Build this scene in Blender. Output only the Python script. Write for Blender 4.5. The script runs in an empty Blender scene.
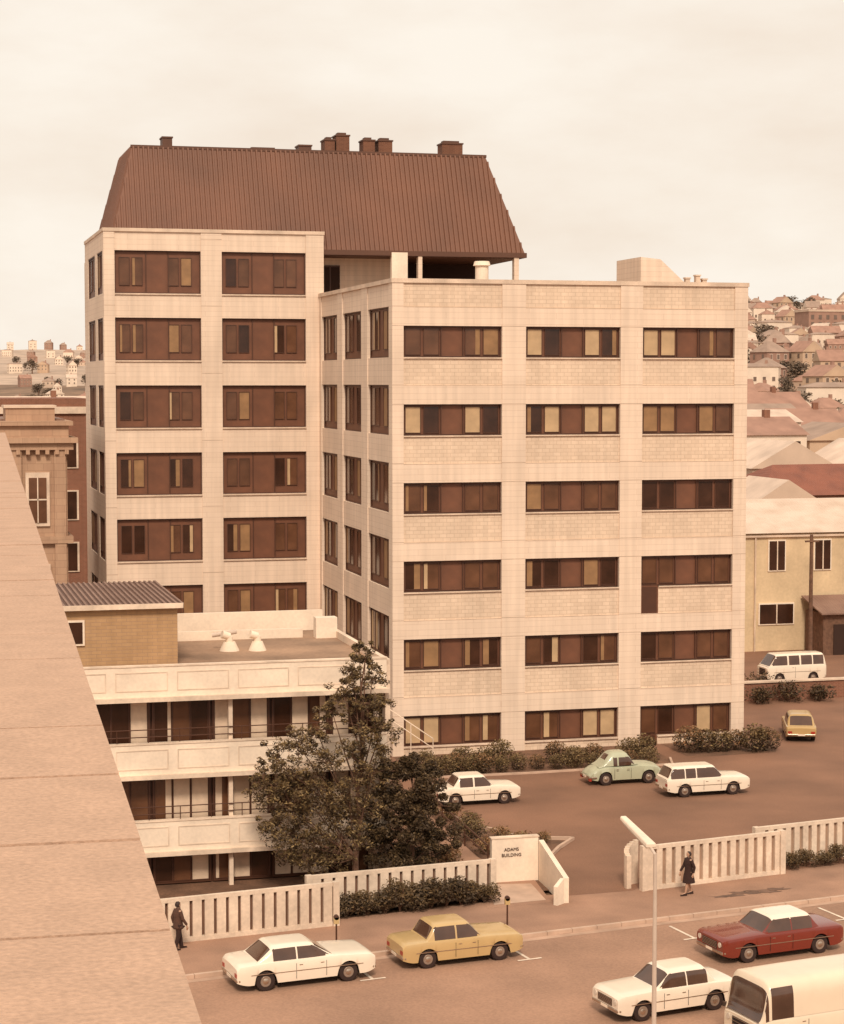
import bpy, bmesh, math, random
from mathutils import Vector, Matrix
random.seed(7)
scene=bpy.context.scene
COL=scene.collection

# ------------------------------------------------------------ materials
def _nt(name):
    m=bpy.data.materials.new(name); m.use_nodes=True
    nt=m.node_tree; b=nt.nodes["Principled BSDF"]
    return m,nt,b
def mat(name,col,rough=0.8,var=0.15,scale=1.5,fine=0.0,fscale=20,bump=0.0,metal=0.0,coat=0.0,spec=0.5):
    m,nt,b=_nt(name); N=nt.nodes; L=nt.links
    tc=N.new("ShaderNodeTexCoord")
    n1=N.new("ShaderNodeTexNoise"); n1.inputs["Scale"].default_value=scale; n1.inputs["Detail"].default_value=6
    L.new(tc.outputs["Object"],n1.inputs["Vector"])
    n2=N.new("ShaderNodeTexNoise"); n2.inputs["Scale"].default_value=fscale; n2.inputs["Detail"].default_value=3
    L.new(tc.outputs["Object"],n2.inputs["Vector"])
    mr=N.new("ShaderNodeMapRange"); mr.inputs[1].default_value=0.3; mr.inputs[2].default_value=0.7
    mr.inputs[3].default_value=1-var; mr.inputs[4].default_value=1+var
    L.new(n1.outputs["Fac"],mr.inputs[0])
    mr2=N.new("ShaderNodeMapRange"); mr2.inputs[1].default_value=0.3; mr2.inputs[2].default_value=0.7
    mr2.inputs[3].default_value=1-fine; mr2.inputs[4].default_value=1+fine
    L.new(n2.outputs["Fac"],mr2.inputs[0])
    mu=N.new("ShaderNodeMath"); mu.operation='MULTIPLY'
    L.new(mr.outputs[0],mu.inputs[0]); L.new(mr2.outputs[0],mu.inputs[1])
    vm=N.new("ShaderNodeVectorMath"); vm.operation='SCALE'; vm.inputs[0].default_value=col
    L.new(mu.outputs[0],vm.inputs["Scale"])
    L.new(vm.outputs[0],b.inputs["Base Color"])
    b.inputs["Roughness"].default_value=rough; b.inputs["Metallic"].default_value=metal
    b.inputs["Specular IOR Level"].default_value=spec
    b.inputs["Coat Weight"].default_value=coat
    if bump>0:
        bp=N.new("ShaderNodeBump"); bp.inputs["Strength"].default_value=bump; bp.inputs["Distance"].default_value=0.02
        L.new(n2.outputs["Fac"],bp.inputs["Height"]); L.new(bp.outputs[0],b.inputs["Normal"])
    return m
def blockmat(name,c1,c2,mortar,bw=0.4,bh=0.2,ms=0.012,var=0.12,vscale=0.4,streak=0.08,bump=0.4):
    """masonry / board-marked concrete on vertical walls: pattern runs along (x+y, z)"""
    m,nt,b=_nt(name); N=nt.nodes; L=nt.links
    tc=N.new("ShaderNodeTexCoord"); sp=N.new("ShaderNodeSeparateXYZ"); L.new(tc.outputs["Object"],sp.inputs[0])
    ad=N.new("ShaderNodeMath"); ad.operation='ADD'; L.new(sp.outputs[0],ad.inputs[0]); L.new(sp.outputs[1],ad.inputs[1])
    cb=N.new("ShaderNodeCombineXYZ"); L.new(ad.outputs[0],cb.inputs[0]); L.new(sp.outputs[2],cb.inputs[1])
    br=N.new("ShaderNodeTexBrick"); L.new(cb.outputs[0],br.inputs["Vector"])
    br.inputs["Scale"].default_value=1; br.inputs["Brick Width"].default_value=bw; br.inputs["Row Height"].default_value=bh
    br.inputs["Mortar Size"].default_value=ms; br.inputs["Mortar Smooth"].default_value=0.3
    br.inputs["Color1"].default_value=(*c1,1); br.inputs["Color2"].default_value=(*c2,1); br.inputs["Mortar"].default_value=(*mortar,1)
    n1=N.new("ShaderNodeTexNoise"); n1.inputs["Scale"].default_value=vscale; n1.inputs["Detail"].default_value=7
    L.new(tc.outputs["Object"],n1.inputs["Vector"])
    mp=N.new("ShaderNodeMapping"); mp.inputs["Scale"].default_value=(2.2,0.10,1); L.new(cb.outputs[0],mp.inputs[0])
    n2=N.new("ShaderNodeTexNoise"); n2.inputs["Scale"].default_value=1.6; n2.inputs["Detail"].default_value=5; L.new(mp.outputs[0],n2.inputs["Vector"])
    a=N.new("ShaderNodeMapRange"); a.inputs[1].default_value=.3; a.inputs[2].default_value=.7; a.inputs[3].default_value=1-var; a.inputs[4].default_value=1+var*0.6
    L.new(n1.outputs["Fac"],a.inputs[0])
    c=N.new("ShaderNodeMapRange"); c.inputs[1].default_value=.35; c.inputs[2].default_value=.65; c.inputs[3].default_value=1-streak; c.inputs[4].default_value=1+streak*.5
    L.new(n2.outputs["Fac"],c.inputs[0])
    mu=N.new("ShaderNodeMath"); mu.operation='MULTIPLY'; L.new(a.outputs[0],mu.inputs[0]); L.new(c.outputs[0],mu.inputs[1])
    vm=N.new("ShaderNodeVectorMath"); vm.operation='SCALE'; L.new(br.outputs["Color"],vm.inputs[0]); L.new(mu.outputs[0],vm.inputs["Scale"])
    L.new(vm.outputs[0],b.inputs["Base Color"]); b.inputs["Roughness"].default_value=.9
    bp=N.new("ShaderNodeBump"); bp.inputs["Strength"].default_value=bump; bp.inputs["Distance"].default_value=0.01; bp.invert=True
    L.new(br.outputs["Fac"],bp.inputs["Height"]); L.new(bp.outputs[0],b.inputs["Normal"])
    return m
def wavemat(name,col,dark,scale,rough=.7):
    """corrugated sheet"""
    m,nt,b=_nt(name); N=nt.nodes; L=nt.links
    tc=N.new("ShaderNodeTexCoord"); w=N.new("ShaderNodeTexWave"); w.inputs["Scale"].default_value=scale
    L.new(tc.outputs["Object"],w.inputs["Vector"])
    n=N.new("ShaderNodeTexNoise"); n.inputs["Scale"].default_value=.5; n.inputs["Detail"].default_value=8; L.new(tc.outputs["Object"],n.inputs["Vector"])
    mx=N.new("ShaderNodeMix"); mx.data_type='RGBA'; mx.inputs[6].default_value=(*col,1); mx.inputs[7].default_value=(*dark,1)
    r=N.new("ShaderNodeMapRange"); r.inputs[1].default_value=.35; r.inputs[2].default_value=.7; L.new(n.outputs["Fac"],r.inputs[0]); L.new(r.outputs[0],mx.inputs[0])
    L.new(mx.outputs[2],b.inputs["Base Color"]); b.inputs["Roughness"].default_value=rough
    bp=N.new("ShaderNodeBump"); bp.inputs["Strength"].default_value=.6; bp.inputs["Distance"].default_value=.05
    L.new(w.outputs["Fac"],bp.inputs["Height"]); L.new(bp.outputs[0],b.inputs["Normal"])
    return m

M={}
M['conc']=blockmat("board_marked_concrete",(.78,.605,.47),(.76,.585,.45),(.65,.48,.365),bw=3.0,bh=.3,ms=.012,var=.09,streak=.08,bump=.2)
M['block']=blockmat("concrete_block",(.75,.57,.425),(.68,.51,.375),(.59,.43,.31),bw=.4,bh=.2,ms=.016,var=.12,streak=.07,bump=.3)
M['coping']=mat("coping_concrete",(.65,.49,.37),.9,.2,1.0,.1)
M['joint']=mat("concrete_joint",(.50,.36,.265),.9,.2,1.0,.1)
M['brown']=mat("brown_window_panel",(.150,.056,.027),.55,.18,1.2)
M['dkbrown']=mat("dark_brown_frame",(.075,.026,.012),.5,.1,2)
M['glass']=mat("dark_glass",(.045,.018,.010),.15,.4,.8,spec=.4)
M['glass2']=mat("dim_glass",(.12,.052,.027),.18,.35,.8,spec=.4)
M['curtain']=mat("cream_curtain",(.49,.325,.18),.5,.15,1.5)
M['curtain2']=mat("tan_curtain",(.29,.155,.068),.5,.2,1.5)
M['netcurtain']=mat("pale_net_curtain",(.64,.48,.35),.6,.15,2.5)
M['roofbrown']=mat("brown_ribbed_sheet",(.160,.062,.031),.6,.15,.3,.05,5)
M['fascia']=mat("dark_fascia",(.105,.042,.022),.6,.1,.5)
M['void']=mat("dark_recess",(.035,.014,.008),.9,.1,1)
M['terr']=mat("roof_membrane",(.31,.19,.12),.95,.3,.4,.1,6)
M['brickbrown']=blockmat("chimney_brick",(.18,.070,.038),(.14,.054,.03),(.2,.1,.06),bw=.24,bh=.08)
M['white']=mat("white_paint",(.80,.65,.51),.8,.12,.7,.05,8)
M['whitedull']=mat("weathered_white_paint",(.71,.55,.42),.85,.2,.8,.08,6)
M['fencep']=mat("fence_concrete",(.66,.515,.395),.85,.2,.6,.10,7)
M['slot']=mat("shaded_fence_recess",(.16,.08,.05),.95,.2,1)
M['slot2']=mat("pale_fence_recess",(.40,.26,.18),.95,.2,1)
M['tanbrick']=blockmat("tan_brick",(.47,.285,.145),(.42,.25,.125),(.37,.23,.14),bw=.4,bh=.14,ms=.012)
M['asphalt']=mat("car_park_asphalt",(.225,.112,.066),.9,.22,.22,.12,14,.3)
M['road']=mat("road_asphalt",(.35,.198,.128),.9,.18,.25,.12,12,.3)
M['pave']=mat("footpath_asphalt",(.33,.185,.12),.9,.2,.5,.10,16,.2)
M['kerb']=mat("kerb_stone",(.52,.355,.26),.9,.15,1.5)
M['gutter']=mat("gutter_concrete",(.45,.285,.20),.9,.2,1)
M['ground']=mat("ground_earth",(.19,.105,.06),.95,.35,.05,.2,2)
M['soil']=mat("garden_soil",(.16,.08,.045),.95,.3,1,.2,9,.5)
M['line']=mat("road_paint",(.76,.61,.48),.8,.2,3)
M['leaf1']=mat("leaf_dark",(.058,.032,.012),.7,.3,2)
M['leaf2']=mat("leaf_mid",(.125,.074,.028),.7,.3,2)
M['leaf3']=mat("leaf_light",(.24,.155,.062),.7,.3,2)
M['leaf4']=mat("leaf_russet",(.28,.14,.06),.7,.3,2)
M['bark']=mat("bark",(.15,.075,.045),.9,.3,4,.2,20,.5)
M['chrome']=mat("chrome_trim",(.50,.40,.32),.28,.05,4,metal=.9)
M['wheelrim']=mat("wheel_rim_steel",(.30,.22,.17),.4,.1,4,metal=.3)
M['tyre']=mat("tyre_rubber",(.030,.013,.009),.8,.1,4)
M['carglass']=mat("car_glass",(.085,.042,.027),.08,.3,1.2,spec=.7)
M['under']=mat("underbody_black",(.02,.009,.006),.9,.1,2)
M['redlens']=mat("red_lens",(.35,.03,.015),.3,.05,2)
M['lamp']=mat("headlamp_glass",(.65,.55,.45),.15,.05,2,spec=.8)
M['stone']=mat("parapet_stone",(.49,.31,.212),.85,.08,6,.13,70,.3)
M['stonedk']=mat("joint_mortar",(.22,.12,.075),.9,.2,4)
M['oldstone']=blockmat("old_stone",(.47,.295,.19),(.42,.255,.165),(.33,.195,.125),bw=.9,bh=.4)
M['redbrick']=blockmat("red_brick",(.25,.095,.055),(.20,.075,.043),(.3,.17,.11),bw=.24,bh=.09)
M['yellow']=mat("yellow_render",(.62,.46,.285),.9,.18,.4,.06,5)
M['paleroof']=wavemat("pale_iron_roof",(.68,.53,.42),(.54,.39,.29),1.2)
M['redroof']=wavemat("rusty_red_roof",(.26,.085,.048),(.18,.06,.036),1.2)
M['greyroof']=wavemat("grey_iron_roof",(.28,.165,.12),(.19,.105,.075),1.2)
def hz(c,k=.34): return tuple(a*(1-k)+b*k for a,b in zip(c,(.70,.53,.41)))  # blends distance haze into a material's base colour
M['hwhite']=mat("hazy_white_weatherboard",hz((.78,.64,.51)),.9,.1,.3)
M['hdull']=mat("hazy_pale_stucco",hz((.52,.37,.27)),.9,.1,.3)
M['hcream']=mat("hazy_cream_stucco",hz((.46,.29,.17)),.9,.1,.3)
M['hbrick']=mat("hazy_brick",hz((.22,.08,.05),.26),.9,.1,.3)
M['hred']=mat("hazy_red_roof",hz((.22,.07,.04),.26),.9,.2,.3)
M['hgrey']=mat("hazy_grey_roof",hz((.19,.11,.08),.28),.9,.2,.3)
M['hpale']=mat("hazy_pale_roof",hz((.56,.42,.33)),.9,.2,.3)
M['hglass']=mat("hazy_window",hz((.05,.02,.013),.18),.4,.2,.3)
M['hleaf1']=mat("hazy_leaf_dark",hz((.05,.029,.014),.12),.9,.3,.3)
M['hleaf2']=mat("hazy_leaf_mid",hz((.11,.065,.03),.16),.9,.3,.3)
M['pole']=mat("pole_paint",(.58,.45,.36),.5,.1,2)
M['skin']=mat("skin",(.45,.26,.17),.6,.05,5)
M['coat']=mat("dark_wool",(.035,.014,.010),.95,.2,9)
M['coat2']=mat("brown_wool",(.085,.038,.024),.95,.2,9)
M['hair']=mat("dark_hair",(.03,.013,.008),.7,.2,9)
M['shoe']=mat("shoe_leather",(.03,.012,.008),.4,.1,9)
M['stain']=mat("wet_stain",(.15,.08,.052),.6,.4,1.5)
M['hill']=mat("hill_vegetation",(.20,.12,.072),.95,.4,.02,.3,.15)
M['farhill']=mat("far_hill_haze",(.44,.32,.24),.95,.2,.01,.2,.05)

# ------------------------------------------------------------ mesh builder
class MB:
    def __init__(s): s.v=[];s.f=[];s.m=[];s.mats=[]
    def mi(s,m):
        m=M[m] if isinstance(m,str) else m
        if m not in s.mats: s.mats.append(m)
        return s.mats.index(m)
    def poly(s,pts,m):
        i=len(s.v); s.v+= [tuple(p) for p in pts]; s.f.append(tuple(range(i,i+len(pts)))); s.m.append(s.mi(m))
    def box(s,x0,x1,y0,y1,z0,z1,m):
        i=len(s.v); k=s.mi(m)
        s.v+=[(x0,y0,z0),(x1,y0,z0),(x1,y1,z0),(x0,y1,z0),(x0,y0,z1),(x1,y0,z1),(x1,y1,z1),(x0,y1,z1)]
        for q in ((0,3,2,1),(4,5,6,7),(0,1,5,4),(1,2,6,5),(2,3,7,6),(3,0,4,7)):
            s.f.append(tuple(i+a for a in q)); s.m.append(k)
    def hexa(s,p,m):
        i=len(s.v); k=s.mi(m); s.v+=[tuple(a) for a in p]
        for q in ((0,3,2,1),(4,5,6,7),(0,1,5,4),(1,2,6,5),(2,3,7,6),(3,0,4,7)):
            s.f.append(tuple(i+a for a in q)); s.m.append(k)
    def tube(s,p,q,r0,r1,m,n=10,caps=True):
        p=Vector(p);q=Vector(q);d=(q-p).normalized()
        a=d.orthogonal().normalized(); b=d.cross(a); i=len(s.v); k=s.mi(m)
        for c,r in ((p,r0),(q,r1)):
            for j in range(n):
                t=2*math.pi*j/n; s.v.append(tuple(c+a*math.cos(t)*r+b*math.sin(t)*r))
        for j in range(n):
            s.f.append((i+j,i+(j+1)%n,i+n+(j+1)%n,i+n+j)); s.m.append(k)
        if caps:
            s.f.append(tuple(i+j for j in reversed(range(n)))); s.m.append(k)
            s.f.append(tuple(i+n+j for j in range(n))); s.m.append(k)
    def prism(s,pts,y0,y1,m):
        """xz outline extruded along y"""
        n=len(pts); i=len(s.v); k=s.mi(m)
        s.v+=[(x,y0,z) for x,z in pts]+[(x,y1,z) for x,z in pts]
        s.f.append(tuple(i+j for j in range(n))); s.m.append(k)
        s.f.append(tuple(i+n+j for j in reversed(range(n)))); s.m.append(k)
        for j in range(n):
            s.f.append((i+j,i+n+j,i+n+(j+1)%n,i+(j+1)%n)); s.m.append(k)
    def mesh(s,name,smooth=False,angle=None):
        me=bpy.data.meshes.new(name); me.from_pydata(s.v,[],s.f)
        for mm in s.mats: me.materials.append(mm)
        me.polygons.foreach_set("material_index",s.m)
        bm=bmesh.new(); bm.from_mesh(me)
        if smooth:
            bmesh.ops.remove_doubles(bm,verts=bm.verts,dist=.0005)
        if len(bm.faces)<20000: bmesh.ops.recalc_face_normals(bm,faces=bm.faces)
        if smooth:
            for f in bm.faces: f.smooth=True
            a=math.radians(angle or 35)
            for e in bm.edges:
                if len(e.link_faces)!=2 or e.calc_face_angle(0)>a: e.smooth=False
        bm.to_mesh(me); bm.free(); me.update()
        return me
def add(name,me,parent=None,loc=(0,0,0),rot=None,**kw):
    o=bpy.data.objects.new(name,me); COL.objects.link(o); o.location=loc
    if rot: o.rotation_euler=rot
    if parent: o.parent=parent
    for k,v in kw.items(): o[k]=v
    return o
def thing(name,loc,label,category,group=None,rz=0):
    o=bpy.data.objects.new(name,None); COL.objects.link(o); o.location=loc; o.rotation_euler=(0,0,rz)
    o.empty_display_size=.5
    o["label"]=label; o["category"]=category
    if group: o["group"]=group
    return o
def part(name,mb,root,smooth=False,angle=None,world=True,**kw):
    me=mb.mesh(name,smooth,angle)
    loc=tuple(-c for c in root.location) if world else (0,0,0)
    return add(name,me,root,loc,**kw)
def copy_tree(root,loc,rz,**kw):
    def rec(o,par):
        c=o.copy(); COL.objects.link(c)
        if par: c.parent=par
        for ch in o.children: rec(ch,c)
        return c
    r=rec(root,None); r.location=loc; r.rotation_euler=(0,0,rz)
    for k,v in kw.items(): r[k]=v
    return r

# ------------------------------------------------------------ ground, road, pavement, hills
SD=Vector((.9882,.1530,0)); SN=Vector((-.1530,.9882,0))     # street direction and normal (away from viewer)
K0=Vector((8.94,64.59,0)); NK=-14.2
def S(a,b,z=0):
    p=K0+SD*a+SN*b; return (p.x,p.y,z)
mb=MB(); mb.poly([(-4000,-300,-.16),(4000,-300,-.16),(4000,7000,-.16),(-4000,7000,-.16)],'ground')
add("ground",mb.mesh("ground"),kind="structure")
mb=MB(); mb.poly([S(-80,NK,-.12),S(140,NK,-.12),S(140,0.0,-.12),S(-80,0.0,-.12)],'road')
add("road",mb.mesh("road"),kind="structure")
mb=MB()
def sbox(mb,a0,a1,b0,b1,z0,z1,m):
    mb.hexa([S(a0,b0,z0),S(a1,b0,z0),S(a1,b1,z0),S(a0,b1,z0),S(a0,b0,z1),S(a1,b0,z1),S(a1,b1,z1),S(a0,b1,z1)],m)
a=-80
while a<139:
    sbox(mb,a,a+.98,0.002,.16,-.15,.012,'kerb'); a+=1.0
sbox(mb,-80,140,.165,.168,-.15,.0,'kerb')
a=-80
while a<139:
    sbox(mb,a,a+.98,NK-.16,NK-.002,-.15,.012,'kerb'); a+=1.0
mb.poly([S(-80,-.38,-.114),S(140,-.38,-.114),S(140,0,-.114),S(-80,0,-.114)],'gutter')
add("kerb",mb.mesh("kerb"),kind="structure")
mb=MB()
mb.poly([S(-80,.16,0),S(140,.16,0),S(140,4.6,0),S(-80,4.6,0)],'pave')
mb.poly([S(-80,-17.9,0),S(140,-17.9,0),S(140,NK-.16,0),S(-80,NK-.16,0)],'pave')
add("pavement",mb.mesh("pavement"),kind="structure")
mb=MB()
mb.poly([(23.75,71.2,.004),(26.75,71.3,.004),(27.2,71.7,.004),(60,77,.004),(90,90,.004),(90,160,.004),(23,160,.004),(22.9,87,.004),(25.2,80.6,.004),(27.3,80.0,.004),(25.0,76.6,.004)],'asphalt')
add("car_park",mb.mesh("car_park"),kind="structure")
mb=MB()
mb.poly([(2,69,-.006),(23.7,72.2,-.006),(25,76.6,-.006),(27.3,80,-.006),(25.2,80.6,-.006),(22.9,87,-.006),(23,100,-.006),(2,100,-.006)],'soil')
add("garden_bed",mb.mesh("garden_bed"),kind="structure")
mb=MB(); mb.poly([(20.6,70.2,.006),(23.2,70.4,.006),(23.6,73.7,.006),(22.5,78,.006),(22.6,87,.006),(21.6,87,.006),(21.4,76,.006)],'pave')
mb.poly([(21.0,70.6,.010),(23.1,70.8,.010),(23.3,73.3,.010),(21.6,73.6,.010)],'kerb')
add("path",mb.mesh("path"),kind="structure")
def mark(a,b,l,w=.11,tee=True):
    mb=MB()
    mb.poly([S(a-w/2,b,-.108),S(a+w/2,b,-.108),S(a+w/2,b+l,-.108),S(a-w/2,b+l,-.108)],'line')
    if tee: mb.poly([S(a-.45,b-w,-.104),S(a+.45,b-w,-.104),S(a+.45,b,-.104),S(a-.45,b,-.104)],'line')
    add("road_marking",mb.mesh("road_marking"),kind="structure")
for a in (-1.6,5.35,11.1,17.6,24.0): mark(a,-2.35,1.7)
def strip(pts,w,z0,z1,m):
    mb=MB()
    for p,q in zip(pts[:-1],pts[1:]):
        p=Vector(p);q=Vector(q);d=(q-p).normalized(); n=Vector((-d.y,d.x))*w/2
        mb.hexa([(p.x-n.x,p.y-n.y,z0),(q.x-n.x,q.y-n.y,z0),(q.x+n.x,q.y+n.y,z0),(p.x+n.x,p.y+n.y,z0),
                 (p.x-n.x,p.y-n.y,z1),(q.x-n.x,q.y-n.y,z1),(q.x+n.x,q.y+n.y,z1),(p.x+n.x,p.y+n.y,z1)],m)
    return mb
mb=strip([(24.05,74.2),(25.0,76.6),(26.2,78.6),(27.3,80.0),(25.2,80.7),(24.0,83.5),(23.0,87)],.13,-.05,.13,'kerb')
add("kerb",mb.mesh("drive_kerb"),kind="structure")
mb=strip([(24.6,94.3),(30,94.2),(37.6,94.6),(38.1,96.2)],.12,-.05,.10,'kerb')
add("kerb",mb.mesh("bed_kerb"),kind="structure")
mb=MB(); mb.poly([(24.4,94.4,.01),(37.6,94.7,.01),(38.1,96.2,.01),(38.1,100.3,.01),(24.3,100.3,.01)],'soil')
mb.poly([(39.2,96.2,.01),(44.2,96.6,.01),(44.9,98.0,.01),(44.6,100.3,.01),(39.2,100.3,.01)],'soil')
add("garden_bed",mb.mesh("building_bed"),kind="structure")
mb=MB(); 
cx,cy=S(22.6,1.9)[:2]; rr=random.Random(3)
for k in range(7):
    ox=cx+(k-3)*.42; oy=cy+.1*(k-3)*.5+rr.uniform(-.25,.25)
    n=14; pts=[]
    for j in range(n):
        t=2*math.pi*j/n; r=rr.uniform(.16,.5); pts.append((ox+math.cos(t)*r*1.3,oy+math.sin(t)*r*.45,.004+.0015*k))
    mb.poly(pts,'stain')
add("pavement_stain",mb.mesh("pavement_stain"),kind="structure")

def lerp(t,xs,ys):
    if t<=xs[0]: return ys[0]
    for i in range(len(xs)-1):
        if t<=xs[i+1]: 
            u=(t-xs[i])/(xs[i+1]-xs[i]); return ys[i]*(1-u)+ys[i+1]*u
    return ys[-1]
def hillz(x,y):
    d=math.hypot(x,y); az=math.atan2(x,y)
    R=lerp(d,[330,500,800,1250,1600,2400,3500],[0,9,31,62,66,62,40])
    Lz=lerp(d,[900,1400,2500,3400,5000],[0,12,60,64,30])
    t=min(1,max(0,(az-.16)/(.30-.16))); t=t*t*(3-2*t)
    return (Lz*(1-t)+R*t)+ (math.sin(x*.011)*math.cos(y*.013+1)*3+math.sin(x*.03+y*.02)*1.2)*min(1,max(0,(d-450)/500))
mb=MB(); na,nd=60,46
ds=[330*(5200/330)**(i/(nd-1)) for i in range(nd)]
for d in ds:
    for j in range(na):
        az=-.5+1.5*j/(na-1); x=math.sin(az)*d; y=math.cos(az)*d
        mb.v.append((x,y,hillz(x,y)-.2))
kh=mb.mi('hill'); kf=mb.mi('farhill')
for i in range(nd-1):
    for j in range(na-1):
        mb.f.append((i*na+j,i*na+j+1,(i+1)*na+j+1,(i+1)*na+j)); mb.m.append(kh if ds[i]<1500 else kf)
add("hills",mb.mesh("hills",True,80),kind="structure")

# ------------------------------------------------------------ window builder
def window(root,ox,oy,oz,w,h,axis,style,rng,roomy=.3):
    """window set in an opening. axis 'y': faces -Y, x along +X ; axis 'x': faces -X."""
    fr=MB(); gls=[]; cur=[]
    t=.06
    fr.box(0,w,.05,.10,0,h,'brown')
    fr.box(0,w,-.03,.05,0,t,'dkbrown'); fr.box(0,w,-.03,.05,h-t,h,'dkbrown')
    fr.box(0,t,-.03,.05,t,h-t,'dkbrown'); fr.box(w-t,w,-.03,.05,t,h-t,'dkbrown')
    panes=[]
    if style=='front':
        pw=(w-2*t-1.25)/4
        xs=[t,t+pw,t+2*pw+1.25,t+3*pw+1.25]
        for x in xs: panes.append((x+.10,x+pw-.10,t+.09,h-t-.09))
        fr.box(t+2*pw,t+2*pw+.06,-.03,.05,t,h-t,'dkbrown'); fr.box(t+2*pw+1.19,t+2*pw+1.25,-.03,.05,t,h-t,'dkbrown')
    elif style=='back':
        xs=[.30,1.06,w-1.90,w-1.14]
        for x in xs: panes.append((x,x+.58,.50,h-.42))
        fr.box(w*.36,w*.36+.05,-.02,.05,t,h-t,'dkbrown'); fr.box(w*.62,w*.62+.05,-.02,.05,t,h-t,'dkbrown')
    elif style=='side':
        pw=(w-2*t-.9)/4
        for x in (t,t+pw,t+2*pw+.9,t+3*pw+.9): panes.append((x+.06,x+pw-.06,.45,h-t-.12))
    elif style=='strip':
        n=max(1,round(w/.75)); pw=(w-2*t)/n
        for i in range(n): panes.append((t+i*pw+.04,t+(i+1)*pw-.04,t+.04,h-t-.04))
    mode=rng.random()
    for (a,b,c,e) in panes:
        r=rng.random(); g=MB()
        if style=='strip': k='netcurtain' if r<.42 else ('glass2' if r<.72 else 'glass')
        elif mode<roomy: k='curtain' if r<.5 else ('glass2' if r<.8 else 'glass')
        elif mode<roomy+.25: k='curtain2' if r<.4 else 'glass2'
        else: k='glass' if r<.5 else ('glass2' if r<.92 else 'curtain2')
        g.box(a,b,.02,.049,c,e,k); gls.append(g)
        if k in('glass','glass2') and rng.random()<.35:
            q=MB(); ww=(b-a)*rng.uniform(.2,.42)
            kk='netcurtain' if style=='strip' else ('curtain' if rng.random()<.4 else 'curtain2')
            if rng.random()<.5: q.box(a,a+ww,.010,.019,c,e,kk)
            else: q.box(b-ww,b,.010,.019,c,e,kk)
            cur.append(q)
        for q in ((a-.03,a),(b,b+.03)): fr.box(q[0],q[1],-.01,.05,c-.03,e+.03,'dkbrown')
        fr.box(a,b,-.01,.05,c-.03,c,'dkbrown'); fr.box(a,b,-.01,.05,e,e+.03,'dkbrown')
    wn=add("window",fr.mesh("window_frame"),root)
    wn.location=Vector((ox,oy,oz))-root.location
    if axis=='x': wn.rotation_euler=(0,0,-math.pi/2)
    for g in gls: add("window_pane",g.mesh("window_pane"),wn)
    for g in cur: add("curtain",g.mesh("curtain"),wn)
    return wn

# ------------------------------------------------------------ main tower block
rng=random.Random(11)
B=thing("office_block",(24.3,100.3,0),"pale concrete multi-storey block, brown window bands, brown ribbed mansard roof","building")
W=MB()
ROWT=[22.4,18.35,14.28,10.2,6.12,2.1]; WH=1.62
Y0=100.3
ux=[(24.3,24.9),(30.2,31.5),(36.75,38.0),(43.25,44.0)]; wx=[(24.9,30.2),(31.5,36.75),(38.0,43.25)]
for a,b in ux: W.box(a,b,Y0,Y0+.4,-.1,24.6,'conc')
for r,t in enumerate(ROWT):
    for zz in (t+.98,t-.01):
        for a,b in ux: W.box(a,b,Y0-.003,Y0,zz,zz+.035,'joint')
for ci,(a,b) in enumerate(wx):
    for r,t in enumerate(ROWT):
        bandtop=t+.98
        prev = 24.6 if r==0 else ROWT[r-1]-WH
        if ci==2 and r==4:
            W.box(a+1.0,b,Y0+.07,Y0+.4,bandtop,prev,'block')
        else:
            W.box(a,b,Y0+.07,Y0+.4,bandtop,prev,'block')
        W.box(a,b,Y0+.025,Y0+.4,t,bandtop,'conc')
        W.box(a,b,Y0+.021,Y0+.025,bandtop-.035,bandtop,'joint')
        if not (ci==2 and r in(3,5)): W.box(a,b,Y0-.02,Y0+.25,t-WH-.07,t-WH,'coping')
        else: W.box(a+1.0,b,Y0-.02,Y0+.25,t-WH-.07,t-WH,'coping')
    if ci<2: W.box(a,b,Y0+.07,Y0+.4,-.1,ROWT[-1]-WH-.07,'block')
    else: W.box(a+1.0,b,Y0+.07,Y0+.4,-.1,ROWT[-1]-WH-.07,'block')
W.box(24.25,44.05,Y0-.04,Y0+.45,24.6,24.82,'coping')
W.box(43.6,44.0,Y0+.4,134,-.1,24.6,'conc'); W.box(43.55,44.05,Y0+.45,134,24.6,24.82,'coping')
W.box(24.8,43.6,Y0+.4,118.6,23.6,23.9,'terr')
W.box(24.8,43.6,Y0+.45,Y0+.5,-.1,23.6,'void')
sy=[(101.1,106.1),(107.6,112.5),(113.9,118.5)]
ST=[23.4,19.35,15.3,11.3,7.25,3.2]; SH=2.62
py=[(Y0+.4,101.1),(106.1,107.6),(112.5,113.9),(118.5,119.1)]
for a,b in py: W.box(24.3,24.7,a,b,-.1,24.6,'conc')
for a,b in sy:
    prev=24.6
    for t in ST:
        W.box(24.36,24.7,a,b,t,prev,'conc'); prev=t-SH
    W.box(24.36,24.7,a,b,-.1,prev,'conc')
W.box(24.25,24.75,Y0+.45,119.1,24.6,24.82,'coping')
W.box(24.72,24.78,Y0+.5,119,-.1,23.6,'void')
BX0,BX1,YB=11.4,24.6,119.1
BT=[27.25,23.3,19.3,15.3,11.35,7.35,3.3]; BH=2.52
bw=[(12.05,17.15),(18.4,23.5)]
for a,b in [(BX0,12.05),(17.15,18.4)]:
    W.box(a,b,YB,YB+.4,-.1,28.35,'conc')
    for t in BT: W.box(a,b,YB-.003,YB,t+.7,t+.735,'joint')
W.box(23.5,24.3,YB,YB+.4,-.1,28.35,'conc'); W.box(24.3,24.6,YB,YB+.4,24.0,28.35,'conc')
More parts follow.
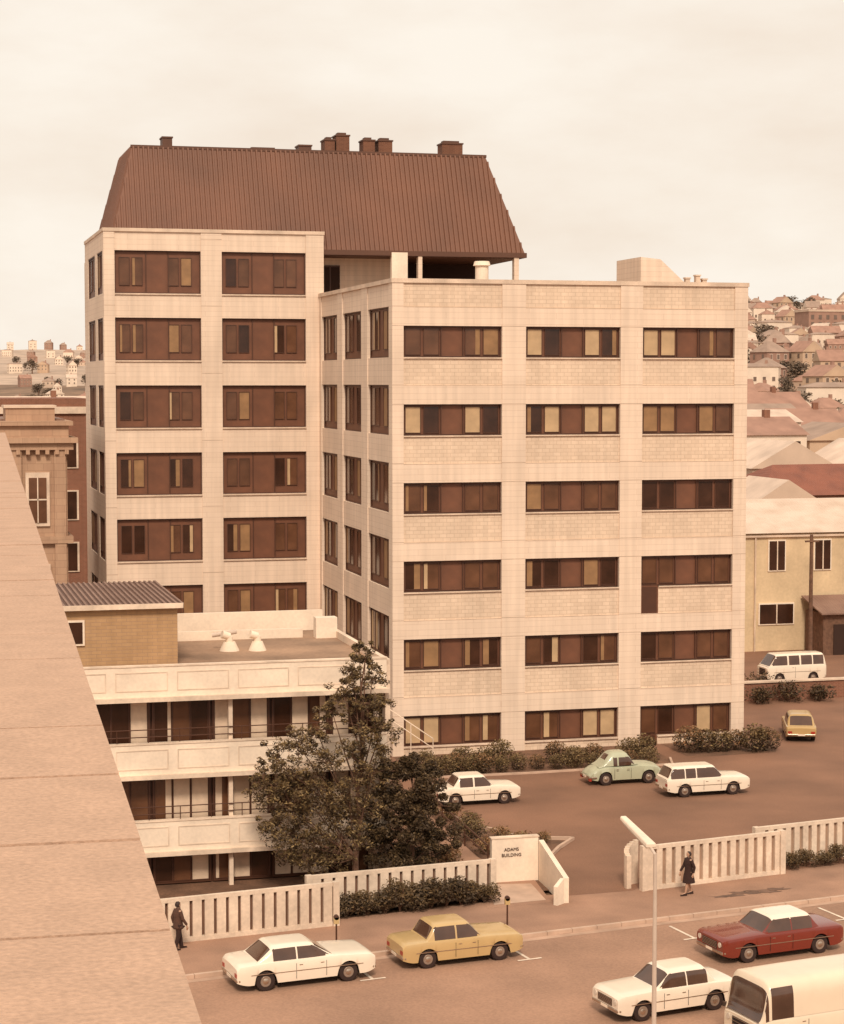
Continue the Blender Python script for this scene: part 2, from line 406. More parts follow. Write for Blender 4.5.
for a,b in bw:
    prev=28.35
    for t in BT:
        W.box(a,b,YB+.06,YB+.4,t,prev,'conc'); W.box(a,b,YB-.03,YB+.2,t-BH-.08,t-BH,'coping'); prev=t-BH-.08
    W.box(a,b,YB+.06,YB+.4,-.1,prev,'conc')
W.box(BX0-.05,24.65,YB-.05,YB+.45,28.35,28.55,'coping')
W.box(24.25,24.6,YB+.4,121.5,24.0,28.35,'conc'); W.box(24.2,24.65,YB+.45,121.5,28.35,28.55,'coping')
W.box(12,24.2,YB+.45,YB+.5,-.1,27.6,'void')
ly=[(119.8,123.2),(124.6,129.2)]; L0=YB+.4
for a,b in [(L0,119.8),(123.2,124.6),(129.2,131.5)]: W.box(BX0,BX0+.4,a,b,-.1,28.35,'conc')
for a,b in ly:
    prev=28.35
    for t in BT:
        W.box(BX0+.0,BX0+.4,a,b,t,prev,'conc'); prev=t-BH
    W.box(BX0+.0,BX0+.4,a,b,-.1,prev,'conc')
W.box(BX0-.05,BX0+.45,YB+.45,131.5,28.35,28.55,'coping')
W.box(BX0+.42,BX0+.46,YB+.5,131,-.1,28,'void')
W.box(BX0,36.5,131.5,131.9,-.1,27.2,'conc'); W.box(36.5,43.6,131.5,131.9,-.1,24.6,'conc')
W.box(24.7,29.5,122.0,122.3,23.9,27.3,'conc')
W.box(29.5,37.0,126.5,126.8,23.9,27.2,'void')
W.box(24.6,43.6,118.6,131.4,23.5,23.88,'terr')
part("wall",W,B)
for x0,x1,y in ((28.9,29.9,119.4),(30.6,30.85,119.5),(36.75,37.05,119.5)):
    c=MB(); c.box(x0,x1,y,y+.45,23.9,27.4,'conc' if x1-x0<.8 else 'white'); part("column",c,B)
wd=MB(); wd.box(25.0,26.2,121.93,122.0,24.0,26.6,'void'); wd.box(25.55,25.62,121.9,121.93,24,26.6,'dkbrown'); wd.box(25.0,26.2,121.9,121.93,26.6,26.7,'dkbrown'); part("door",wd,B)
for (a,b) in wx:
    for r,t in enumerate(ROWT):
        window(B,a,Y0+.24,t-WH,b-a,WH,'y','front',rng,.34)
for (a,b) in sy:
    for t in ST: window(B,24.50,b,t-SH,b-a,SH,'x','side',rng,.1)
for (a,b) in bw:
    for t in BT[:-1]: window(B,a,YB+.24,t-BH,b-a,BH,'y','back',rng,.04)
for (a,b) in ly:
    for t in BT[:-1]: window(B,BX0+.07,b,t-BH,b-a,BH,'x','side',rng,.1)
dp=MB(); dp.box(38.0,39.0,Y0+.10,Y0+.3,10.2-WH-1.52,10.2-WH,'brown'); dp.box(38.08,38.92,Y0+.08,Y0+.10,10.2-WH-1.44,10.2-WH-.05,'dkbrown'); part("spandrel_panel",dp,B)
dr=MB(); dr.box(38.0,39.0,Y0+.12,Y0+.3,-.1,ROWT[-1]-WH,'brown'); dr.box(38.1,38.9,Y0+.1,Y0+.12,0,ROWT[-1]-WH,'dkbrown'); part("door",dr,B)
# mansard roof
R=MB()
bx0,bx1,by0,by1,bz=11.85,37.45,119.55,131.3,27.45
tx0,tx1,ty0,ty1,tz=13.45,35.65,122.2,129,33.65
b_=[(bx0,by0,bz),(bx1,by0,bz),(bx1,by1,bz),(bx0,by1,bz)]; t_=[(tx0,ty0,tz),(tx1,ty0,tz),(tx1,ty1,tz),(tx0,ty1,tz)]
R.hexa(b_+t_,'roofbrown')
nrm=Vector((0,-(tz-bz),(ty0-by0))).normalized()
x=bx0+.2
while x<bx1-.1:
    u=1.0
    if x<tx0: u=(x-bx0)/(tx0-bx0)
    if x>tx1: u=(bx1-x)/(bx1-tx1)
    p=Vector((x,by0,bz)); q=Vector((x,by0+(ty0-by0)*u,bz+(tz-bz)*u))
    o=nrm*.085; w=.075
    R.hexa([p+Vector((-w,0,0)),p+Vector((w,0,0)),p+Vector((w*.6,0,0))+o,p+Vector((-w*.6,0,0))+o,
            q+Vector((-w,0,0)),q+Vector((w,0,0)),q+Vector((w*.6,0,0))+o,q+Vector((-w*.6,0,0))+o],'roofbrown')
    x+=.30
y=by0+.3
nl=Vector((-(tz-bz),0,(tx0-bx0))).normalized()
while y<by1-.2:
    u=1.0
    if y<ty0: u=(y-by0)/(ty0-by0)
    if y>ty1: u=(by1-y)/(by1-ty1)
    p=Vector((bx0,y,bz)); q=Vector((bx0+(tx0-bx0)*u,y,bz+(tz-bz)*u)); o=nl*.085; w=.06; e=Vector((0,w,0))
    R.hexa([p-e,p+e,p+e*.6+o,p-e*.6+o,q-e,q+e,q+e*.6+o,q-e*.6+o],'roofbrown'); y+=.34
R.box(bx0-.1,bx1+.1,by0-.1,by0+.1,27.2,27.5,'fascia'); R.box(bx1-.1,bx1+.1,by0+.1,by1,27.2,27.5,'fascia')
R.box(tx0-.06,tx1+.06,ty0-.06,ty0+.1,tz-.05,tz+.12,'fascia')
R.box(24.8,37.3,119.65,131,27.15,27.3,'fascia')
rf=part("roof",R,B)
def rchild(name,mb): return add(name,mb.mesh(name),rf)
for (a,b,h,br) in ((15.7,16.3,34.6,0),(21.3,22.7,34.1,0),(24.3,25.1,34.35,0),(25.95,26.6,34.75,1),(26.7,27.55,35.05,1),(28.45,29.2,34.8,1),(29.45,30.35,34.8,1),(33.65,35.0,34.75,1)):
    c=MB(); c.box(a,b,125.2,126.4,33.6,h,'brickbrown' if br else 'fascia'); c.box(a-.05,b+.05,125.15,126.45,h,h+.09,'fascia')
    if br: c.box(a+.15,b-.15,125.5,126.1,h+.09,h+.25,'fascia')
    rchild("chimney",c)
c=MB(); c.box(36.6,37.3,128.5,130,27.45,31.6,'roofbrown'); c.box(36.5,37.4,128.4,130.1,31.6,31.8,'fascia'); rchild("roof_vent",c)
st=MB(); st.prism([(40.75,23.9),(43.55,23.9),(43.55,25.1),(41.95,26.5),(40.75,26.62)],108,112,'conc')
part("stair_head",st,B)
v=MB(); v.tube((31.9,110,23.9),(31.9,110,26.1),.38,.38,'white',18); v.tube((31.9,110,26.1),(31.9,110,26.35),.5,.42,'white',18); part("roof_vent",v,B)
for xx,h in ((41.9,25.2),(42.5,25.35),(42.9,25.15)):
    v=MB(); v.box(xx,xx+.25,104,104.3,23.9,h,'coping'); v.box(xx-.04,xx+.29,103.96,104.34,h,h+.08,'conc'); part("roof_vent",v,B)

# ------------------------------------------------------------ podium / balcony block
P=thing("balcony_block",(11,76,0),"low white three-storey block with balcony bands and a flat roof","building")
PX0,PX1,PY0,PY1=1.0,18.15,75.9,88.6
W=MB()
def band(z0,z1,mat_='white'):
    W.box(PX0,PX1,PY0,PY0+.18,z0,z1,mat_)
band(7.50,8.66); W.box(PX0,PX1+.1,PY0-.2,PY0+.85,7.33,7.50,'whitedull')
W.box(PX0,PX1+.03,PY0-.03,PY0+.22,8.66,8.72,'whitedull')
band(4.50,5.66); W.box(PX0,PX1+.1,PY0-.15,PY0+.85,4.33,4.50,'whitedull'); W.box(PX0,PX1+.03,PY0-.03,PY0+.22,5.66,5.72,'whitedull')
band(1.5,2.66);  W.box(PX0,PX1+.1,PY0-.15,PY0+.85,1.33,1.5,'whitedull'); W.box(PX0,PX1+.03,PY0-.03,PY0+.22,2.66,2.72,'whitedull')
x=5.2
while x<PX1-2.4:
    for z0,z1 in ((7.72,8.46),(4.70,5.46),(1.7,2.46)):
        for (a,b,c,d) in ((x,x+2.0,z1-.04,z1),(x,x+2.0,z0,z0+.04),(x,x+.04,z0+.04,z1-.04),(x+1.96,x+2.0,z0+.04,z1-.04)):
            W.box(a,b,PY0-.016,PY0,c,d,'whitedull')
    x+=2.35
RY=PY0+.88
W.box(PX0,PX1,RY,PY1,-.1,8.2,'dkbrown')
W.box(PX0,PX1,PY0+.2,PY1,8.2,8.3,'terr')
W.box(PX1,PX1+.2,PY0+.25,PY1,-.1,8.6,'whitedull')
W.box(PX0,PX1,PY1-.2,PY1,8.3,9.2,'white')
W.box(PX1-.9,PX1+.05,PY1-3.2,PY1-2.6,8.3,9.2,'white')
W.box(11.2,PX1-1.4,PY1-2.7,PY1-2.5,8.3,8.7,'white')
part("wall",W,P)
for z0,z1 in ((5.72,7.33),(2.72,4.33),(-.1,1.33)):
    for x in (PX1-.45,11.9,5.9):
        pr=MB(); pr.box(x,x+.16,PY0+.15,PY0+.4,z0,z1,'whitedull'); part("column",pr,P)
    if z0>0:
        rl=MB()
        for zz in (z0+.22,z0+.5): rl.tube((PX0,PY0+.1,zz),(PX1,PY0+.1,zz),.022,.022,'dkbrown',6)
        x=PX0+.6
        while x<PX1: rl.tube((x,PY0+.1,z0),(x,PY0+.1,z0+.5),.018,.018,'dkbrown',6); x+=1.2
        part("railing",rl,P)
    x=2.0
    while x<PX1-2.1:
        zb=z0-.55 if z0>0 else .05
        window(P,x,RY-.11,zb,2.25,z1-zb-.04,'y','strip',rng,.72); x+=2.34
H_=MB(); H_.box(2.5,10.3,78.7,87.6,8.3,10.62,'tanbrick'); part("lift_house",H_,P)
Rr=MB(); Rr.box(2.3,10.5,78.45,87.8,10.66,10.74,'fascia')
x=2.3
while x<10.45: Rr.box(x,x+.09,78.45,87.8,10.74,10.79,'greyroof'); x+=.22
Rr.box(2.3,10.5,78.4,78.45,10.6,10.8,'whitedull')
part("roof",Rr,P)
w_=MB(); w_.box(5.75,6.65,78.62,78.7,9.2,10.2,'white'); w_.box(5.83,6.57,78.6,78.62,9.28,10.12,'glass'); part("window",w_,P)
for (x,y,s) in ((12.95,82.4,1.0),(14.1,82.2,.9)):
    v=MB(); v.tube((x,y,8.3),(x,y,8.68),.42*s,.24*s,'white',14); v.tube((x,y,8.68),(x,y,8.9),.15,.15,'white',12); v.tube((x,y,8.9),(x-.32,y-.05,9.0),.15,.17,'white',12)
    part("roof_vent",v,P,smooth=True)
v=MB(); v.tube((12.3,82.9,8.9),(13.3,82.7,9.05),.09,.09,'pole',10); part("roof_duct",v,P)

# ------------------------------------------------------------ viewer's own building with the stone parapet
F=thing("stone_building",(0,10,0),"tall building edge with a flat weathered stone parapet coping","building")
u=Vector((.0394,.9992,0)); n=Vector((.9992,-.0394,0))
def Fp(a,d,z): p=u*d+n*a; return (p.x,p.y,z)
mb=MB(); d=-6; rr=random.Random(2); EA=.312; E=39.9
while d<E:
    l=.74; dz=rr.uniform(-.003,.003); g=.008
    q=[Fp(-.50,d+g,18.34),Fp(EA,d+g,18.34),Fp(EA,d+l-g,18.34),Fp(-.50,d+l-g,18.34)]
    t=[Fp(-.50,d+g,18.5+dz),Fp(EA,d+g,18.5+dz),Fp(EA,d+l-g,18.5+dz),Fp(-.50,d+l-g,18.5+dz)]
    mb.hexa(q+t,'stone'); d+=l
mb.hexa([Fp(-.49,-6,18.3),Fp(.302,-6,18.3),Fp(.302,E,18.3),Fp(-.49,E,18.3),Fp(-.49,-6,18.482),Fp(.302,-6,18.482),Fp(.302,E,18.482),Fp(-.49,E,18.482)],'stonedk')
pc=part("parapet_coping",mb,F)
mb=MB(); mb.hexa([Fp(-14,-6,-.1),Fp(.22,-6,-.1),Fp(.22,E-.2,-.1),Fp(-14,E-.2,-.1),Fp(-14,-6,17.4),Fp(.22,-6,17.4),Fp(.22,E-.2,17.4),Fp(-14,E-.2,17.4)],'oldstone')
mb.hexa([Fp(-.4,-6,17.4),Fp(.22,-6,17.4),Fp(.22,E-.2,17.4),Fp(-.4,E-.2,17.4),Fp(-.4,-6,18.3),Fp(.22,-6,18.3),Fp(.22,E-.2,18.3),Fp(-.4,E-.2,18.3)],'oldstone')
part("wall",mb,F)

# ------------------------------------------------------------ fences and sign
def fence(name,p,q,h,label,pitch=.42,slat=.30,thick=.12,capw=.13,back='slot'):
    p=Vector(p);q=Vector(q); L=(q-p).length; ang=math.atan2(q.y-p.y,q.x-p.x)
    T=thing(name,(p.x,p.y,0),label,"fence","slatted concrete street fences",ang)
    a=MB(); a.box(0,L,-thick/2-.02,thick/2+.02,-.05,.16,'fencep'); part("plinth",a,T,world=False)
    a=MB(); x=0.0
    while x<L-.1:
        a.box(x,min(x+slat,L),-thick/2,thick/2,.16,h-.14,'fencep'); x+=pitch
    part("slats",a,T,world=False)
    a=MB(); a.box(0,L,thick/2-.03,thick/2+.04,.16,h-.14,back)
    # added backing, clear of the slats; its default dark tone stands in for shade
    a.v=[(x_,y_+.04,z_) for (x_,y_,z_) in a.v]; part("added_slot_backing",a,T,world=False)
    a=MB(); a.box(-.02,L+.02,-capw/2,capw/2+.04,h-.14,h,'fencep'); part("cap_rail",a,T,world=False)
    for x0,x1 in ((-.25,-.02),(L+.02,L+.25)):
        a=MB(); a.box(x0,x1,-.12,.12,-.05,h+.02,'fencep'); part("post",a,T,world=False)
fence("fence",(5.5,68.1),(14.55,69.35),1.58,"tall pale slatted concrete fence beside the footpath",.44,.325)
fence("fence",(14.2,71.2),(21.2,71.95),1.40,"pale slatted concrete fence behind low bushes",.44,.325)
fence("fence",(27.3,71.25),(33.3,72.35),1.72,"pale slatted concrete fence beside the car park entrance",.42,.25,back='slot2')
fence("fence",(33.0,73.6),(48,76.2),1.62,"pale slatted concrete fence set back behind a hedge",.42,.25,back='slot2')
T=thing("gate_pier",(26.75,71.6,0),"rounded white pier at the car park entrance","wall")
a=MB()
for i in range(8):
    t0=math.pi*.5+math.pi*.5*i/7; t1=math.pi*.5+math.pi*.5*(i+1)/7
    c=(27.35,71.95)
    def pp(t,r): return (c[0]+math.cos(t)*r,c[1]-.2+math.sin(t)*r)
    A,B2,C2,D2=pp(t0,.55),pp(t1,.55),pp(t1,.75),pp(t0,.75); h=1.7-.06*i
    a.hexa([(*A,-.05),(*B2,-.05),(*C2,-.05),(*D2,-.05),(*A,h),(*B2,h),(*C2,h),(*D2,h)],'fencep')
part("wall",a,T)
T=thing("sign_wall",(22.8,73.9,0),"white concrete sign wall lettered ADAMS BUILDING by the path","sign")
a=MB(); a.box(21.85,23.75,73.8,74.05,-.05,1.72,'white'); a.box(21.82,23.78,73.77,74.08,1.72,1.77,'whitedull'); part("sign_panel",a,T)
a=MB(); a.hexa([(23.6,70.2,-.05),(23.8,70.2,-.05),(23.95,73.75,-.05),(23.75,73.75,-.05),(23.6,70.2,.95),(23.8,70.2,.95),(23.95,73.75,1.6),(23.75,73.75,1.6)],'white')
a.hexa([(23.25,69.9,-.05),(23.6,70.18,-.05),(23.5,70.3,-.05),(23.15,70.05,-.05),(23.25,69.9,.7),(23.6,70.18,.95),(23.5,70.3,.95),(23.15,70.05,.7)],'white')
part("wing_wall",a,T)
def text(s,size,loc,root,name="lettering"):
    cu=bpy.data.curves.new("t",'FONT'); cu.body=s; cu.size=size; cu.extrude=.012; cu.align_x='CENTER'
    to=bpy.data.objects.new("t",cu); COL.objects.link(to)
    dg=bpy.context.evaluated_depsgraph_get(); me=bpy.data.meshes.new_from_object(to.evaluated_get(dg)); me.name=name
    bpy.data.objects.remove(to); me.materials.clear(); me.materials.append(M['coat2'])
    return add(name,me,root,Vector(loc)-root.location,(math.pi/2,0,0))
text("ADAMS",.18,(22.65,73.785,1.22),T); text("BUILDING",.18,(22.65,73.785,1.0),T)
T=thing("handrail",(22.6,77,0),"dark metal handrail beside the sloping path","railing")
a=MB()
pts=[(22.4,76.2),(22.5,80),(22.6,84),(22.7,88)]
for i in range(3):
    for z in (.9,.5): a.tube((*pts[i],z),(*pts[i+1],z),.035,.035,'dkbrown',6)
part("rail",a,T)
for p_ in pts:
    a=MB(); a.tube((*p_,0),(*p_,.95),.03,.03,'dkbrown',6); part("post",a,T)
T=thing("handrail",(24.6,98,0),"white metal stair rail at the tower corner","railing")
a=MB(); a.tube((24.0,99.9,2.6),(26.0,98.5,1.2),.03,.03,'whitedull',6); a.tube((24.0,99.9,2.1),(26.0,98.5,.7),.025,.025,'whitedull',6); part("rail",a,T)
for (x,y,z) in ((24.0,99.9,2.6),(25,99.2,1.9),(26,98.5,1.2)):
    a=MB(); a.tube((x,y,0),(x,y,z),.025,.025,'whitedull',6); part("post",a,T)
T=thing("utility_pole",(59.2,124,0),"dark timber utility pole with a crossarm","utility pole")
a=MB(); a.tube((59.2,124,0),(59.2,124,9.2),.16,.11,'bark',10); part("pole",a,T)
a=MB(); a.box(58.7,59.7,123.85,123.97,8.7,8.82,'bark'); part("crossarm",a,T)

# ------------------------------------------------------------ vegetation
def leafcloud(mb,c,r,n,size,rng,mats,squash=.8,inner=.15):
    for _ in range(n):
        while True:
            p=Vector((rng.uniform(-1,1),rng.uniform(-1,1),rng.uniform(-1,1)))
            if inner<p.length<1: break
        q=Vector((c[0]+p.x*r,c[1]+p.y*r,c[2]+p.z*r*squash))
        s=size*rng.uniform(.6,1.4); a=Vector((rng.uniform(-1,1),rng.uniform(-1,1),rng.uniform(-.8,.5))).normalized()
        b=a.orthogonal().normalized(); b=(Matrix.Rotation(rng.uniform(0,6.28),3,a)@b)
        e=a*s; w=b*s*.33
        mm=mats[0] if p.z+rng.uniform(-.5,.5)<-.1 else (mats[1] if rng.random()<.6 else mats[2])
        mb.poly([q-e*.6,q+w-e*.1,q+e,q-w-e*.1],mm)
def tree(name,base,height,label,rng,nl,lean=(0,0),crown=None,trunk=.16,group=None,size=.16,mats=('leaf1','leaf2','leaf3'),loose=1.0,sub=16,cl0=.22,cl1=.45):
    T=thing(name,base,label,"tree",group)
    tk=MB(); cr=MB()
    prev=Vector((0,0,-.1)); N=7; nodes=[prev]
    for i in range(1,N+1):
        t=i/N; q=Vector((lean[0]*t+rng.uniform(-.1,.1),lean[1]*t+rng.uniform(-.1,.1),height*.93*t))
        tk.tube(prev,q,trunk*(1-.85*(i-1)/N),trunk*(1-.85*i/N),'bark',8,False); prev=q; nodes.append(q)
    for cl in crown:
        c=Vector(cl[:3]); rad=cl[3]
        t=max(.12,min(.9,(c.z-.22*height)/height)); k=min(N-1,max(1,int(t*N))); s=nodes[k]
        mid=(s+c)/2+Vector((0,0,-.12)); tk.tube(s,mid,trunk*.28,trunk*.18,'bark',6,False); tk.tube(mid,c,trunk*.18,.015,'bark',6,False)
        ns=max(8,int(rad*sub))
        for j in range(ns):
            d=Vector((rng.gauss(0,1),rng.gauss(0,1),rng.gauss(0,.8))); d=d/max(.6,d.length)*rad*rng.uniform(.2,1.1)*loose
            sc=c+d; tk.tube(c,sc,.012,.005,'bark',4,False)
            leafcloud(cr,sc,rad*rng.uniform(cl0,cl1),int(nl*rad/ns),size,rng,mats)
    part("trunk",tk,T,world=False); part("crown",cr,T,world=False)
    return T
tr=random.Random(21)
crown=[(.15,0,9.4,.35),(.4,.1,8.9,.45),(-.15,-.2,8.5,.5),(.7,.2,8.1,.5),(-.45,0,7.7,.5),(.3,-.2,7.3,.55),(.95,.1,7.2,.5),(-.9,.1,7.0,.45),(.2,-.2,6.4,.6),(1.1,.1,6.3,.55),(.9,0,5.5,.6),
       (-1.5,0,6.2,.5),(-2.2,0,5.7,.6),(-3.0,.1,5.2,.6),(-3.6,0,4.6,.5),(-1.3,-.3,5.3,.65),(-.2,-.5,5.3,.6),(-2.5,.2,4.6,.75),(-3.3,0,3.9,.75),(-1.6,0,4.2,.85),(-.4,-.4,4.2,.8),(-2.5,-.2,3.4,.85),(-3.3,0,2.9,.6),(-1.2,-.3,3.1,.9),(.5,-.1,4.5,.65),(-2.6,0,2.3,.75),(-1.7,0,2.1,.85),(-.6,-.2,2.1,.85),(.3,0,3.2,.75),(-2.2,0,1.5,.65),(-1.2,0,1.2,.7)]
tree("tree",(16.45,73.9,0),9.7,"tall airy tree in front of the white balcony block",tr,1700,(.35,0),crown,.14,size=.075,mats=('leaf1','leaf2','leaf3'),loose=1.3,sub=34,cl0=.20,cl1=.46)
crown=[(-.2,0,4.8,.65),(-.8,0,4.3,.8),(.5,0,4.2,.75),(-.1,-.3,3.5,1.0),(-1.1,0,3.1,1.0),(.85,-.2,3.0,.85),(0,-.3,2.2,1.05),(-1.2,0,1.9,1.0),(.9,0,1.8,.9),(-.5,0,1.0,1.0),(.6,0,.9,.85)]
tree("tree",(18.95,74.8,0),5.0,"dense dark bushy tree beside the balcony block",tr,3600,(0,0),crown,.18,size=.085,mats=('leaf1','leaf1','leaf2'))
def bush(name,c,r,h,rng,label,n=260,mats=('leaf1','leaf2','leaf3'),size=.11,group=None,round_=False):
    T=thing(name,(c[0],c[1],0),label,"plant",group)
    st_=MB(); cr=MB()
    for k in range(4): st_.tube((0,0,-.05),(rng.uniform(-.5,.5)*r,rng.uniform(-.5,.5)*r,h*.7),.025,.012,'bark',5,False)
    if round_:
        leafcloud(cr,(0,0,h*.5),r,int(n*.75),size,rng,mats,h*.52/r,.55)
        leafcloud(cr,(rng.uniform(-.2,.2),rng.uniform(-.2,.2),h*.62),r*.6,int(n*.25),size,rng,mats,.7)
    else:
        for k in range(6):
            leafcloud(cr,(rng.uniform(-.42,.42)*r,rng.uniform(-.42,.42)*r,h*rng.uniform(.35,.7)),min(r*.66,h*.52),n//6,size,rng,mats,.85)
    part("stem",st_,T,world=False); part("foliage",cr,T,world=False)
    return T
def scatter(tmpl,places,rng):
    for (x,y,s) in places:
        t=rng.choice(tmpl); c=copy_tree(t,(x,y,0),rng.uniform(0,6.28)); c.scale=(s*rng.uniform(.9,1.2),s,s*rng.uniform(.85,1.15))
g_="shrubs along the tower base"
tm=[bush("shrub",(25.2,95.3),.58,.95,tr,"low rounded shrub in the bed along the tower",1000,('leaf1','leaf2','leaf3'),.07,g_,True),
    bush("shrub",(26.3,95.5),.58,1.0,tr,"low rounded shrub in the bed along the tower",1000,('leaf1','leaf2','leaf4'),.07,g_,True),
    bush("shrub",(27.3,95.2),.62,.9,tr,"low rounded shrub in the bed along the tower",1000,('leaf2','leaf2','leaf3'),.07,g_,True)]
pl=[]
x=24.7
while x<37.3: 
    pl.append((x,95.1+tr.uniform(-.2,.3),tr.uniform(.75,1.15)))
    if tr.random()<.85: pl.append((x+.45,96.6+tr.uniform(-.3,.3),tr.uniform(.8,1.3)))
    x+=.98
for x in (39.8,40.7,41.5,42.4,43.2,43.9): pl.append((x,97.3+tr.uniform(-.5,.5),tr.uniform(1.0,1.6)))
scatter(tm,pl,tr)
g_="shrubs by the street fences"
tm=[bush("shrub",(15.3,70.4),.6,.95,tr,"dark spreading shrub in front of the slatted fence",1300,('leaf1','leaf1','leaf2'),.075,g_),
    bush("shrub",(16.1,70.5),.6,1.0,tr,"dark spreading shrub in front of the slatted fence",1300,('leaf1','leaf2','leaf2'),.075,g_)]
pl=[(16.8,70.55,1.0),(17.4,70.7,1.1),(18.0,70.7,1.15),(18.6,70.8,1.25),(19.2,70.85,1.15),(19.8,70.95,1.15),(20.4,71.1,1.0),(20.9,71.2,.85),
    (34.2,73.0,.7),(34.9,73.1,.75),(35.6,73.2,.7),(36.4,73.3,.75),(37.3,73.4,.7),(38.2,73.6,.8)]
scatter(tm,pl,tr)
g_="garden shrubs behind the sign"
tm=[bush("shrub",(22.9,78.5),.55,.8,tr,"russet-tipped garden shrub behind the sign wall",600,('leaf2','leaf4','leaf3'),.075,g_),
    bush("shrub",(23.9,78.3),.6,.9,tr,"dull green garden shrub behind the sign wall",600,('leaf1','leaf2','leaf3'),.075,g_)]
scatter(tm,[(23.8,76.6,1.1),(24.9,79.4,1.0),(23.3,81,1.2),(24.3,80.9,.9),(23.4,75.6,1.2),(22.9,75.0,.9),(25.9,79.8,.7),(23.6,83,1),(23.2,85,1.1),(30.6,74.6,.8),(31.1,74.8,.7),(21.2,78,1),(21.0,80,1.2),(20.6,76.2,1.1)],tr)

